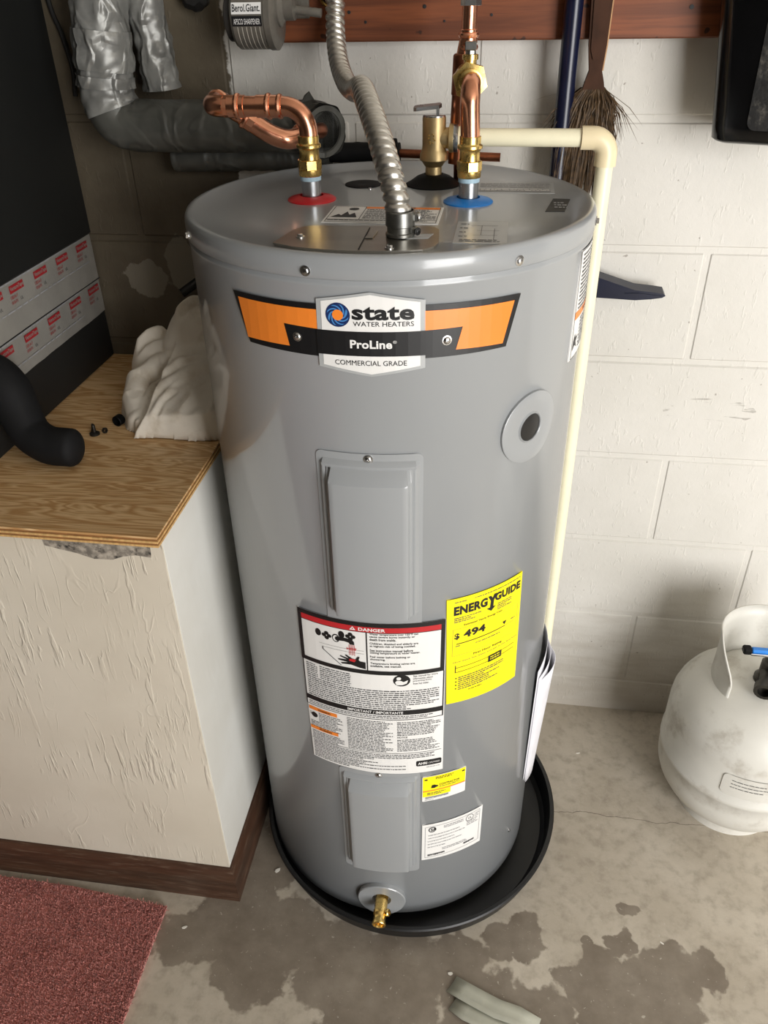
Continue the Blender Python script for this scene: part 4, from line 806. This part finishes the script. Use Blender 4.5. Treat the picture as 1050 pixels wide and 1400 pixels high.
# pressed data plate on the shoulder
def pcyl(a, z, off):
    a = math.radians(a); rr = 0.155 * s_ + off; return Vector((GX + rr * math.sin(a), GY - rr * math.cos(a), z))
b = Sheet(pcyl, 4.0); pts_ = rnd_poly(-28, 30, 0.185, 0.240, (4, 0.01), 4); b.poly('x', None, pts_, 0); vs, fs, _ = b.L[('x', None)][0]
mb = MB().add([pcyl(x, y, 0.0022) for x, y in vs], fs); n = len(pts_); mb.add([pcyl(x, y, 0.0022) for x, y in pts_] + [pcyl(x * 1.03, y, -0.0005) for x, y in pts_], [(i, (i + 1) % n, n + (i + 1) % n, n + i) for i in range(n)])
dpl = mb.build('data_plate', M['ptank'], gt)
S = Sheet(pcyl, 4.0); S.rows('stamped_print', M['grey_ink'], -22, 2, 0.228, 0.009, 3, 0.0028, 1.1, h=0.18, ragged=0.4, seed=91); S.build(dpl)

# ---------------------------------------------------------------- tools hung on the right
br = thing('whisk_broom', (-0.226, -0.052, 1.20), 'old brown bristle broom with dark worn handle hanging on the board', 'broom')
hb = [(-0.2435, 1.62), (-0.2130, 1.62), (-0.2125, 1.50), (-0.2140, 1.43), (-0.2165, 1.397), (-0.2120, 1.382), (-0.2090, 1.366), (-0.2440, 1.366), (-0.2400, 1.382), (-0.2355, 1.397), (-0.2400, 1.43), (-0.2435, 1.50)]
MB().prism(hb, lambda x, y, h: Vector((x, -0.0440 - h, y)), 0.0, 0.014).build('handle', M['handle'], br, smooth=30)
MB().prism([(-0.2395, 1.62), (-0.2170, 1.62), (-0.2165, 1.50), (-0.2185, 1.425), (-0.2235, 1.412), (-0.2320, 1.412), (-0.2365, 1.425), (-0.2395, 1.50)], lambda x, y, h: Vector((x, -0.0580 - h, y)), 0.0, 0.0025).build('raised_grip', M['handle'], br, smooth=30)
MB().prism([(-0.2131, 1.62), (-0.2112, 1.62), (-0.2107, 1.50), (-0.2122, 1.43), (-0.2147, 1.397), (-0.2166, 1.397), (-0.2141, 1.43), (-0.2126, 1.50)], lambda x, y, h: Vector((x, -0.0445 - h, y)), 0.0, 0.012).build('bare_edge', M['handle_edge'], br, smooth=0)
Rb_ = random.Random(11); mb = MB()
for i in range(4600):
    t = Rb_.uniform(-1, 1); dy = Rb_.uniform(-1, 1); lock = math.sin(t * 9.0 + 1.0) * 0.5
    x0 = -0.2265 + t * 0.0175; y0 = -0.050 + dy * 0.0075; z0 = 1.374; L = Rb_.uniform(0.10, 0.178) if Rb_.random() < 0.9 else Rb_.uniform(0.03, 0.06)
    spread = t * 0.018 + Rb_.gauss(0, 0.0035); clump = round(t * 3.2) / 3.2
    xe = x0 + (spread * 0.55 + (clump * 0.030 - t * 0.014)) - 0.0065; ye = y0 + dy * 0.010 - 0.004 * (1 - abs(t - clump) * 4) + Rb_.gauss(0, 0.002)
    if Rb_.random() < 0.05: xe += Rb_.gauss(0, 0.02); L *= 0.5
    q0 = Vector((x0, y0, z0)); q2 = Vector((xe, min(ye, -0.010), z0 - L)); q1 = (q0 + q2) / 2 + Vector((spread * 0.45 + Rb_.gauss(0, 0.0015), -0.003 + Rb_.gauss(0, 0.0015), 0.0)); wd = 0.0007
    e = Vector((wd, Rb_.uniform(-wd, wd), 0)); mb.add([q0 - e, q0 + e, q1 + e, q1 - e, q2 + e * 0.3], [(0, 1, 2, 3), (3, 2, 4)])
mb.build('bristles', M['bristle'], br, smooth=0, recalc=False)['kind'] = 'stuff'

sv = thing('blue_shovel', (-0.267, -0.030, 0), 'navy blue long-handled tool with tapered head, standing behind the heater', 'shovel')
MB().tube([(-0.267, -0.0275, 0.0), (-0.2672, -0.060, 1.435), (-0.2672, -0.064, 1.62)], 0.0135, 20).build('pole', M['navy'], sv)
hd = [(-0.305, 1.058), (-0.300, 1.088), (-0.240, 1.0935), (-0.185, 1.0865), (-0.150, 1.0755), (-0.118, 1.0655), (-0.085, 1.0625), (-0.070, 1.0605), (-0.0665, 1.0570), (-0.072, 1.0535), (-0.090, 1.0505), (-0.116, 1.0480), (-0.150, 1.0495), (-0.200, 1.0515)]
n = len(hd); fr = [Vector((x, -0.052, z)) for x, z in hd]; bk_ = [Vector((x, -0.026, z + 0.004 * (1 if z > 1.06 else 0.4))) for x, z in hd]
mb = MB().add(fr + bk_, [tuple(range(n)), tuple(range(n, 2 * n))[::-1]] + [(i, (i + 1) % n, n + (i + 1) % n, n + i) for i in range(n)])
hd_o = mb.build('tool_head', M['navy'], sv, smooth=30)
MB().prism([(-0.135, 1.0600), (-0.110, 1.0608), (-0.080, 1.0578), (-0.072, 1.0568), (-0.084, 1.0545), (-0.112, 1.0545)], lambda x, y, h: Vector((x, -0.052 - h, y)), -0.001, 0.0018).build('raised_lip', M['navy'], hd_o, smooth=0)

bn = thing('black_bin', (0.036, -0.098, 1.306), 'glossy black plastic bin hanging below the board at the upper right', 'bin')
def bin_ring(z, grow, inset):
    hw_, hd2 = 0.085 + grow - inset, 0.045 + grow * 0.3 - inset; cr = max(0.004, 0.024 - inset)
    pts = rnd_poly(-hw_, hw_, -hd2, hd2, (cr, cr), 6); ca, sa = math.cos(-0.34), math.sin(-0.34)
    return [Vector((0.036 + x * ca - y * sa, -0.098 + x * sa + y * ca, z)) for x, y in pts]
rows_ = [bin_ring(1.309, -0.004, 0.004), bin_ring(1.3065, -0.004, 0.012), bin_ring(1.306, -0.004, 0.05)][::-1] + [bin_ring(1.313, -0.002, 0.0), bin_ring(1.33, 0.0, 0), bin_ring(1.40, 0.008, 0), bin_ring(1.50, 0.020, 0), bin_ring(1.62, 0.034, 0), bin_ring(1.62, 0.031, 0), bin_ring(1.50, 0.017, 0), bin_ring(1.33, -0.003, 0), bin_ring(1.32, -0.02, 0.02)]
n = len(rows_[0]); mb = MB().add([q for rw in rows_ for q in rw], [(j * n + i, j * n + (i + 1) % n, (j + 1) * n + (i + 1) % n, (j + 1) * n + i) for j in range(len(rows_) - 1) for i in range(n)] + [tuple(range(n))[::-1], tuple((len(rows_) - 1) * n + i for i in range(n))])
mb.build('shell', M['bin'], bn, smooth=50)
ca, sa = math.cos(-0.34), math.sin(-0.34)
def binf(x, z, off):
    y = -(0.045 + (z - 1.33) * 0.033) - off; return Vector((0.036 + x * ca - y * sa, -0.098 + x * sa + y * ca, z))
MB().prism(rnd_poly(-0.035, 0.075, 1.327, 1.60, (0.012, 0.012), 5), binf, -0.001, 0.0016).build('textured_panel', M['bin_tex'], bn, smooth=0)
MB().box((0.02, -0.045, 1.575), (0.05, 0.012, 0.012), bev=0.002).build('hanger', M['bin'], bn)

# ---------------------------------------------------------------- pencil sharpener on the board
ps = thing('pencil_sharpener', (-0.715, -0.09, 1.43), 'grey wall-mounted crank pencil sharpener with ribbed drum, left end of the board', 'sharpener')
SX0, SY, SZ, SR = -0.7625, -0.092, 1.474, 0.0425
MB().lathe([(0, 0.0), (0.030, 0.0), (SR - 0.003, 0.002), (SR, 0.006), (SR, 0.052), (SR + 0.0015, 0.053), (SR + 0.0015, 0.062), (SR - 0.004, 0.066), (0.020, 0.067), (0, 0.067)], (SX0, SY, SZ), (1, 0, 0), 48).build('drum', M['sharp'], ps)
MB().lathe([(0, -0.012), (0.026, -0.012), (0.032, -0.009), (0.033, 0.0), (0.033, 0.004)], (SX0, SY, SZ), (1, 0, 0), 40).build('end_cap', M['sharp_d'], ps)
def drum(x, t, off):   # t: angle below the front horizontal, as arc length
    a = t / SR; rr = SR + off; return Vector((SX0 + x, SY - rr * math.cos(a), SZ + rr * math.sin(a)))
S = Sheet(lambda x, y, off: drum(x, y, off), 0.2)
for j in range(6):
    mbx = 0.013 + j * 0.0066; S.g += 1; S.hold = True
    for q in range(14): S.rect('rib_line', M['sharp_l'], mbx, mbx + 0.0007, -0.066 + q * 0.0039, -0.066 + (q + 1) * 0.0039 + 0.0002, 0.0004)
S.hold = False
for q in range(4):
    S.rect('name_plate', M['white'], 0.006, 0.0505, 0.0045 + q * 0.0037, 0.0082 + q * 0.0037, 0.0006); S.rect('black_plate', M['ink'], 0.006, 0.0505, -0.0105 + q * 0.0032, -0.0073 + q * 0.0032, 0.0006)
S.text('lettering', M['ink'], 'Berol.Giant.', 0.0075, 0.0490, 0.0075, 0.0170, 0.0012, 0.012); S.text('plate_lettering', M['white'], 'APSCO SHARPENER', 0.0085, 0.0480, -0.0080, -0.0010, 0.0012, 0.0)
S.build(ps)
mb = MB().lathe([(0.026, 0.0), (0.026, 0.004), (0.018, 0.010), (0.018, 0.024), (0.011, 0.026)], (SX0 + 0.066, SY, SZ + 0.012), (1, 0, 0), 28); mb.box((SX0 + 0.080, -0.066, SZ + 0.02), (0.022, 0.045, 0.03), bev=0.005); mb.box((SX0 + 0.085, -0.046, SZ + 0.02), (0.034, 0.006, 0.05), bev=0.002)
mb.build('bracket', M['sharp'], ps)
MB().tube([(SX0 + 0.09, SY, SZ + 0.008), (SX0 + 0.130, SY, SZ + 0.003)], 0.0060, 16).build('crank_handle', M['sharp'], ps)

# ---------------------------------------------------------------- taped pipe insulation behind the heater
def crumple(amp, f, seed, ridge=1.0):
    def fn(q, a, s, i):
        p = Vector((math.cos(a) * q * f, math.sin(a) * q * f, s * f * 0.8 + seed))
        v = noise.noise(p) + 0.5 * noise.noise(p * 2.3); c = 1 - abs(noise.noise(p * 1.7 + Vector((5, 1, 2)))) * 2
        return q * (1 + amp * v + amp * ridge * max(0, c) ** 3)
    return fn
def lerp_path(a, b, n): a = Vector(a); b = Vector(b); return [a + (b - a) * (i / n) for i in range(n + 1)]
il = thing('insulated_pipe', (-0.80, -0.10, 1.29), 'thick duct-taped insulated pipe with open end, bending up beside the black cabinet', 'insulation')
YI, ZI = -0.1000, 1.3265
bend = spline([(-0.962, YI + 0.004, 1.62), (-0.972, YI + 0.002, 1.50), (-0.980, YI, 1.42), (-0.984, YI, 1.372), (-0.976, YI, 1.340), (-0.952, YI, ZI + 0.001), (-0.90, YI, ZI), (-0.80, YI, ZI), (-0.72, YI, ZI), (-0.676, YI - 0.003, ZI), (-0.648, YI - 0.014, ZI - 0.001), (-0.628, YI - 0.033, ZI - 0.003)], 14)
def facet(q, a, s, i):   # tape pulled over foam: flat facets, sharp creases
    p = Vector((math.cos(a) * 1.1, math.sin(a) * 1.1, s * 26)); d, _pts = noise.voronoi(p * 1.25)
    return q * (0.95 + 0.16 * (d[1] - d[0]) + 0.03 * noise.noise(p * 3))
cut = 46
MB().tube(bend[:cut + 6], 0.0435, 48, True, facet).build('vertical_run', M['tape_silver'], il, smooth=25)
mb = MB().tube(bend[cut:], 0.0380, 44, False, crumple(0.045, 22, 1.0, 0.5)); e0 = bend[-1]; ed = (bend[-1] - bend[-3]).normalized()
mb.lathe([(0.0372, -0.002), (0.0372, 0.001), (0.0300, 0.0005), (0.0285, -0.004)], e0, ed, 44)
mb.build('horizontal_run', M['tape_grey'], il, smooth=60)
MB().lathe([(0.0288, -0.002), (0.0270, -0.045), (0, -0.045)], e0, ed, 40).build('pipe_bore', M['dark_hole'], il)
for i0, i1, sd in ((20, 32, 2.0), (33, 39, 5.0)):
    MB().tube(bend[i0:i1], 0.0462, 48, False, lambda q, a, s, i: facet(q, a, s + sd, i)).build('tape_band', M['tape_silver'], il, smooth=25)
MB().tube([e0 + ed * (-0.034 + 0.003 * i) for i in range(12)], 0.0405, 44, False, lambda q, a, s, i: facet(q, a, s + 9, i) * (1 + 0.03 * math.sin(5 * a) * (i > 9))).build('frayed_collar', M['tape_grey'], il, smooth=25)
for q, sd in (((-0.655, YI - 0.02, ZI + 0.042), 3),):
    v = Vector(q); t = 1 if sd < 3 else -1; MB().add([v + Vector((-0.010, 0, 0.006 * t)), v + Vector((0.012, 0.004, 0.006 * t)), v + Vector((0.004, -0.003, -0.010 * t)), v + Vector((-0.005, 0.002, -0.004 * t))], [(0, 1, 2, 3)]).build('tape_flap', M['tape_grey'], il, smooth=0)
st = MB().tube(lerp_path((-0.912, -0.048, 1.374), (-0.928, -0.056, 1.62), 70), 0.0300, 44, True, lambda q, a, s, i: facet(q, a, s * 1.7 + 31, i) * (1 + 0.10 * noise.noise(Vector((math.cos(a), math.sin(a), s * 22))))).build('taped_pipe_stub', M['tape_silver'], smooth=25); tag(st, 'crumpled silver-taped pipe stub hanging above the grey insulated pipe', 'insulation')
lo = thing('thin_insulated_pipe', (-0.70, -0.052, 1.255), 'thin dark taped pipe running behind the heater top to a bare brown end', 'insulation')
MB().tube(lerp_path((-0.905, -0.055, 1.272), (-0.6375, -0.055, 1.278), 50), 0.0225, 28, True, crumple(0.05, 30, 61.0)).build('wide_sleeve', M['tape_grey'], lo, smooth=60)
MB().tube(lerp_path((-0.650, -0.055, 1.281), (-0.522, -0.055, 1.282), 30), 0.0150, 24, True, crumple(0.05, 40, 71.0)).build('thin_sleeve', M['foam'], lo, smooth=60)
MB().tube([(-0.53, -0.055, 1.281), (-0.36, -0.055, 1.2755)], 0.0068, 16).build('bare_pipe', M['copper_old'], lo)
MB().tube([(-0.530, -0.070, 1.268), (-0.524, -0.072, 1.290), (-0.528, -0.062, 1.302), (-0.535, -0.05, 1.300)], 0.0026, 8).build('loose_strip', M['foam'], lo)
kn = MB().lathe([(0, 0), (0.018, 0.002), (0.022, 0.010), (0.022, 0.024), (0.014, 0.032), (0, 0.033)], (-0.847, -0.006, 1.502), (0, -1, 0), 24, rfun=lambda r, a, z: r * (1 + 0.06 * math.cos(7 * a))).build('valve_knob', M['dark']); tag(kn, 'black round valve knob on the bare wall at the top edge', 'knob')
wr = MB().tube(spline([(-1.100, -0.012, 1.62), (-1.098, -0.012, 1.50), (-1.086, -0.013, 1.45), (-1.080, -0.012, 1.40), (-1.086, -0.010, 1.36)], 8), 0.0040, 10).build('black_cable', M['dark']); tag(wr, 'thin black cable running up the wall beside the black cabinet', 'cable')

# ---------------------------------------------------------------- black air handler on the platform
ah = thing('air_handler', (-1.40, -0.25, PT), 'tall black sheet-metal cabinet with printed foil tape seam standing on the plywood', 'air handler')
AX, AY0, AY1 = -1.116, -0.010, -0.50
def cab(name, mat, x, z0, z1, bev=0.003): return MB().box(((x - 1.75) / 2, (AY0 + AY1) / 2, (z0 + z1) / 2), (x + 1.75, AY0 - AY1, z1 - z0), bev=bev).build(name, mat, ah)
cab('base_panel', M['handler_b'], AX, PT + 0.0005, 0.990); cab('plenum_box', M['handler_b'], AX - 0.003, 0.990, 1.130); cab('cabinet_panel', M['handler'], AX + 0.006, 1.131, 2.05)
def side(y, z, off): return Vector((AX + 0.0005 + off, y, z))
fb = MB()
for a, b_, o_ in ((0.984, 1.0505, 0.0), (1.0475, 1.1345, 0.0008)):
    n_ = 40; vs = []
    for i in range(n_ + 1):
        y = AY0 - 0.002 + (AY1 - AY0 + 0.004) * i / n_
        for z in (a, a + (b_ - a) * 0.33, a + (b_ - a) * 0.66, b_): vs.append(side(y, z + 0.0012 * noise.noise(Vector((y * 30, z * 9, 2))), 0.0006 + o_ + 0.0006 * noise.noise(Vector((y * 45, z * 40, o_ * 999)))))
    fb.add(vs, [(i * 4 + q, (i + 1) * 4 + q, (i + 1) * 4 + q + 1, i * 4 + q + 1) for i in range(n_) for q in range(3)])
fb = fb.build('foil_tape', M['foil'], ah, smooth=50)
S = Sheet(lambda x, y, off: side(-x, y, off + 0.0024), 0.5)   # x runs towards the viewer's left
S.fm = lambda x, y, off: side(x, y, off + 0.0024)
rowsT = [(1.111, [-0.345, -0.282, -0.205, -0.128, -0.052]), (1.028, [-0.355, -0.277, -0.198, -0.118, -0.043])]
for z, ys in rowsT:
    for y in ys:
        S.rect('tape_mark', M['foil_red'], y - 0.021, y + 0.021, z + 0.0005, z + 0.0125, 0.0); S.text('tape_lettering', M['foil'], 'VentureTape', y - 0.0195, y + 0.0195, z + 0.0025, z + 0.0105, 0.0004, 0.02)
        S.text('tape_lettering', M['foil_red'], '1581A-F', y - 0.023, y - 0.002, z - 0.0085, z - 0.0030, 0.0); S.text('tape_lettering', M['foil_red'], '181B-FX', y - 0.023, y - 0.004, z - 0.0160, z - 0.0110, 0.0)
        S.text('tape_lettering', M['grey_ink'], 'UL', y + 0.004, y + 0.012, z - 0.0160, z - 0.0110, 0.0)
    S.rows('tape_fine_print', M['pale_ink'], -0.46, -0.03, z - 0.024, 0.003, 1, 0.0, 0.009, h=0.8, seed=int(z * 100))
    S.rows('tape_fine_print', M['pale_ink'], -0.46, -0.03, z + 0.0195, 0.003, 1, 0.0, 0.005, h=0.8, seed=int(z * 90))
S.build(fb)
MB().tube([side(AY1, 1.0480, 0.0020), side(-0.25, 1.0490, 0.0018), side(AY0, 1.0475, 0.0020)], 0.0009, 6).build('tape_seam', M['dark'], fb)

# black foam elbow lying on the plywood, coming off the cabinet
ep = spline([(-1.135, -0.398, 1.020), (-1.112, -0.400, 1.014), (-1.092, -0.406, 0.995), (-1.078, -0.416, 0.962), (-1.060, -0.428, 0.9335), (-1.028, -0.440, 0.9215), (-0.998, -0.443, 0.9205), (-0.972, -0.443, 0.9200)], 9)
er = [0.034] * 20 + [0.034 - 0.004 * min(1, max(0, (i - 19) / 20)) for i in range(20, len(ep))]
for q_, v_ in enumerate((0.007, 0.0165, 0.0222, 0.0258, 0.0280, 0.0294)): er[-1 - q_] = v_
pe = MB().tube(ep, er, 28, True, lambda q, a, s, i: q * (1 + 0.02 * noise.noise(Vector((math.cos(a) * 2, math.sin(a) * 2, s * 30))))).build('foam_elbow', M['foam'], smooth=70); tag(pe, 'black foam-covered pipe elbow curving from the cabinet onto the plywood', 'pipe elbow')

# ---------------------------------------------------------------- small things on the plywood
bt = MB().lathe([(0.0085, 0), (0.0085, 0.003), (0.0060, 0.0045), (0.0032, 0.0050), (0.0032, 0.016), (0.0028, 0.018), (0, 0.018)], (-1.003, -0.344, PT), n=14); bt.lathe([(0.0022, 0), (0.0022, 0.014), (0, 0.014)], (-1.009, -0.340, PT + 0.003), (0.2, 0.1, 1), 10)
tag(bt.build('clamp_bolt', M['iron']), 'small upright metal clamp bolt on the plywood beside the foam elbow', 'bolt')
nut = MB().lathe([(0.0028, 0), (0.0052, 0), (0.0052, 0.004), (0.0028, 0.004)], (-0.989, -0.337, PT + 0.0052), (1, -0.4, 0.05), 6, closed=True); tag(nut.build('hex_nut', M['iron']), 'tiny dark hex nut between the bolt and the round black cap', 'nut')
cap = MB().lathe([(0, 0), (0.0088, 0), (0.0092, 0.001), (0.0092, 0.012), (0.0084, 0.013), (0.0074, 0.013), (0.0074, 0.003), (0, 0.003)], (-0.974, -0.300, PT + 0.0093), (-0.25, -1, 0.0), 24); tag(cap.build('plastic_bung', M['rubber']), 'round black plastic cap lying beside the white rag', 'bung')
th = MB().tube([(-0.935, -0.050, 1.035), (-0.895, -0.020, 1.060)], 0.0085, 14)
tag(th.build('tool_handle', M['dark']), 'short dark handle poking up behind the white rag', 'handle')

# the rag: a heap of folded cotton, modelled as a draped surface
def smax(a, b, k):
    h = max(0.0, min(1.0, 0.5 + 0.5 * (a - b) / k)); return b * (1 - h) + a * h + k * h * (1 - h)
def mound(x, y, cx, cy, rx, ry, h, rot=0.0, p=2.4, q=0.55):
    c, s = math.cos(rot), math.sin(rot); u = ((x - cx) * c + (y - cy) * s) / rx; v = (-(x - cx) * s + (y - cy) * c) / ry
    d = (abs(u) ** p + abs(v) ** p) ** (1 / p); return h * max(0.0, 1 - d ** 2.2) ** q if d < 1 else -0.02 * (d - 1) * 4
def ridge(x, y, pts, wd, amp):
    best = 9; bt = 0; n = len(pts) - 1
    for i in range(n):
        ax, ay = pts[i]; bx_, by_ = pts[i + 1]; dx, dy = bx_ - ax, by_ - ay; t = max(0, min(1, ((x - ax) * dx + (y - ay) * dy) / (dx * dx + dy * dy)))
        px_, py_ = x - ax - dx * t, y - ay - dy * t; d = math.hypot(px_, py_) * (1 if px_ * dy - py_ * dx > 0 else -1)
        if abs(d) < abs(best): best = d; bt = (i + t) / n
    tp = min(1, bt * 6) * min(1, (1 - bt) * 6)
    return amp * tp * (math.exp(-(best / wd) ** 2) - 0.55 * math.exp(-((best - 1.5 * wd) / (0.7 * wd)) ** 2))
folds = [([(-0.90, -0.160), (-0.885, -0.120), (-0.87, -0.085)], 0.009, 0.012), ([(-0.84, -0.155), (-0.815, -0.125), (-0.80, -0.09)], 0.010, 0.012), ([(-0.985, -0.165), (-0.960, -0.140), (-0.940, -0.105)], 0.009, 0.013),
         ([(-0.925, -0.31), (-0.890, -0.262), (-0.845, -0.235), (-0.79, -0.232)], 0.012, 0.004), ([(-0.87, -0.345), (-0.845, -0.30), (-0.83, -0.24)], 0.013, 0.002), ([(-0.80, -0.345), (-0.797, -0.28), (-0.80, -0.22)], 0.008, 0.007), ([(-0.915, -0.26), (-0.88, -0.225), (-0.84, -0.212)], 0.007, 0.005), ([(-0.90, -0.34), (-0.893, -0.30), (-0.875, -0.275)], 0.006, 0.004)]
def roll(x, y, pts, r, z0, z1):
    best = 9; bt = 0; n = len(pts) - 1
    for i in range(n):
        ax, ay = pts[i]; bx_, by_ = pts[i + 1]; dx, dy = bx_ - ax, by_ - ay; t = max(0, min(1, ((x - ax) * dx + (y - ay) * dy) / (dx * dx + dy * dy)))
        d = math.hypot(x - ax - dx * t, y - ay - dy * t)
        if d < best: best = d; bt = (i + t) / n
    if best > r * 1.25: return -0.02
    return z0 + (z1 - z0) * bt + (math.sqrt(max(0, 1 - (best / r) ** 2)) * r if best < r else -(best - r) * 3.0)
def slab_h(x, y):
    xl = -0.928 + 0.10 * (y + 0.345); d = min(x - xl, -0.770 - x + 0.02, y + 0.347 - 0.06 * (x + 0.85), -0.135 - y)
    if d < 0: return d
    top = 0.030 + 0.50 * (y + 0.345) + 0.05 * (x + 0.85)
    return top * min(1.0, d / 0.016) ** 0.5
def rag_h(x, y):
    wx = x + 0.006 * noise.noise(Vector((x * 14, y * 14, 0.3))); wy = y + 0.006 * noise.noise(Vector((x * 14, y * 14, 4.7)))
    h = slab_h(wx, wy)
    h = smax(h, mound(wx, wy, -0.862, -0.125, 0.090, 0.080, 0.160, 0.1, 2.6, 0.45), 0.010)
    h = smax(h, mound(wx, wy, -0.952, -0.140, 0.056, 0.070, 0.100, 0.3, 2.3, 0.5), 0.008)
    h = smax(h, roll(wx, wy, [(-0.938, -0.300), (-0.958, -0.262), (-0.962, -0.222), (-0.930, -0.192), (-0.88, -0.180), (-0.80, -0.178)], 0.024, 0.006, 0.098), 0.006)
    h = smax(h, roll(wx, wy, [(-0.926, -0.318), (-0.936, -0.275), (-0.925, -0.243), (-0.895, -0.225)], 0.014, 0.010, 0.055), 0.004)
    h = smax(h, roll(wx, wy, [(-0.912, -0.335), (-0.918, -0.292), (-0.910, -0.262)], 0.010, 0.006, 0.040), 0.003)
    if h > 0.0:
        wr = noise.noise(Vector((x * 55 + y * 30, y * 16, 2))); cz = 1 - abs(noise.noise(Vector((x * 26, y * 18, 8)))) * 2.2
        h += min(1, h / 0.03) * (sum(ridge(wx, wy, *f) for f in folds) + 0.0012 * wr + 0.0022 * max(0, cz) ** 2)
    return h
gx, gy = 150, 170; X0, X1, Y0, Y1 = -1.035, -0.766, -0.372, -0.050; vs = []; hs = []
for j in range(gy + 1):
    for i in range(gx + 1):
        x = X0 + (X1 - X0) * i / gx; y = Y0 + (Y1 - Y0) * j / gy; h = rag_h(x, y); hs.append(h)
        lean = 0.16 * max(0, h)   # the heap sags towards the viewer
        vs.append(Vector((x, y - lean, PT + 0.0022 + max(0.0, h))))
fs = []
for j in range(gy):
    for i in range(gx):
        f = (j * (gx + 1) + i, j * (gx + 1) + i + 1, (j + 1) * (gx + 1) + i + 1, (j + 1) * (gx + 1) + i)
        if max(hs[q] for q in f) > 0: fs.append(f)
used = sorted(set(q for f in fs for q in f)); ix = {q: i for i, q in enumerate(used)}
rag = MB().add([vs[q] for q in used], [tuple(ix[q] for q in f) for f in fs]).build('cotton_rag', M['cloth'], smooth=180)
sd = rag.modifiers.new('thick', 'SOLIDIFY'); sd.thickness = 0.0018; sd.offset = -1.0
tag(rag, 'crumpled off-white cotton rag heaped on the plywood against the heater', 'rag')

# ---------------------------------------------------------------- on the floor
cpt = thing('red_carpet', (-1.3, -0.95, 0), 'dusty red carpet piece on the concrete in front of the platform', 'carpet')
cx0, cx1, cy0, cy1 = -1.9, -0.918, -1.35, -0.643
MB().prism([(cx0, cy0), (cx1 - 0.004, cy0), (cx1 + 0.001, -0.86), (cx1, cy1), (-1.12, cy1 + 0.016), (cx0, cy1 + 0.022)], lambda x, y, h: Vector((x, y, h)), 0.0005, 0.008).build('backing', M['carpet'], cpt, smooth=0)
Rc = random.Random(5); mb = MB(); V = mb.v; F = mb.f
for i in range(52000):
    x = cx1 + 0.002 - (Rc.random() ** 1.25) * 0.50; y = cy1 + 0.014 - Rc.random() * 0.40
    if y > cy1 + max(0.0, (cx1 - x)) * 0.055: continue
    a = Rc.random() * 6.283; l = Rc.uniform(0.0035, 0.0075); wd = Rc.uniform(0.0006, 0.0011); dx = math.cos(a) * wd; dy = math.sin(a) * wd; n = len(V)
    lx = Rc.gauss(0, 0.0028); ly = Rc.gauss(0, 0.0028)
    V += [Vector((x - dx, y - dy, 0.0075)), Vector((x + dx, y + dy, 0.0075)), Vector((x + dx * 0.7 + lx, y + dy * 0.7 + ly, 0.0075 + l)), Vector((x - dx * 0.7 + lx, y - dy * 0.7 + ly, 0.0075 + l))]; F.append((n, n + 1, n + 2, n + 3))
mb.build('pile', M['carpet'], cpt, smooth=0, recalc=False)['kind'] = 'stuff'

def curl_strip(name, line, width, mat, lift):
    n = len(line); vs = []
    for i, (x, y, wx, wy) in enumerate(line):
        for t in (-1, -0.33, 0.33, 1): vs.append(Vector((x + wx * t * width / 2, y + wy * t * width / 2, 0.0012 + lift * (1 - abs(2 * i / (n - 1) - 0.7)) * 0.6 + lift * (t * t) * 0.5)))
    o = MB().add(vs, [(i * 4 + q, (i + 1) * 4 + q, (i + 1) * 4 + q + 1, i * 4 + q + 1) for i in range(n - 1) for q in range(3)]); return o
c1 = curl_strip('x', [(-0.3530, -0.7120, 0.5, 0.86), (-0.3300, -0.7220, 0.45, 0.89), (-0.3000, -0.7340, 0.40, 0.91), (-0.2700, -0.7440, 0.36, 0.93), (-0.2350, -0.7500, 0.3, 0.95), (-0.2000, -0.7640, 0.35, 0.93)], 0.034, None, 0.007)
c2 = curl_strip('x', [(-0.3480, -0.7420, 0.5, 0.86), (-0.3240, -0.7560, 0.45, 0.89), (-0.2960, -0.7640, 0.40, 0.91), (-0.2660, -0.7740, 0.36, 0.93), (-0.2300, -0.7860, 0.3, 0.95)], 0.030, None, 0.004)
ts = thing('tape_scrap', (-0.28, -0.75, 0), 'crumpled pale grey tape scrap lying on the concrete at the bottom edge', 'tape scrap')
for c_ in (c1, c2):
    o_ = c_.build('tape_layer', M['scrap'], ts, smooth=60); m_ = o_.modifiers.new('thick', 'SOLIDIFY'); m_.thickness = 0.0007
for i, (x, y, sx, sy, rz, lb) in enumerate(((-0.8705, -0.6745, 0.0055, 0.0028, 0.5, 'white paint chip on the concrete between carpet and baseboard'), (-0.0990, -0.1525, 0.0060, 0.0016, 0.3, 'curled white sliver on the concrete right of the pan'), (-0.7220, -0.5350, 0.0065, 0.0045, 0.9, 'pale crumb on the concrete at the left edge of the pan'), (0.0320, -0.5830, 0.0050, 0.0016, -0.6, 'thin pale sliver on the concrete below the propane tank'), (-0.3560, -0.6920, 0.0050, 0.0040, 0.2, 'glossy pale fleck on the concrete above the tape scrap'))):
    Rk = random.Random(i); pts_ = [(sx * math.cos(t * 0.9) * Rk.uniform(0.7, 1.1), sy * math.sin(t * 0.9) * Rk.uniform(0.7, 1.1)) for t in range(7)]
    c_, s2 = math.cos(rz), math.sin(rz)
    o_ = MB().prism(pts_, lambda u, v, h: Vector((x + u * c_ - v * s2, y + u * s2 + v * c_, h + 0.12 * abs(u))), 0.0002, 0.0014).build('paint_chip', M['chip'], smooth=0); tag(o_, lb, 'paint chip', 'pale chips on the floor')
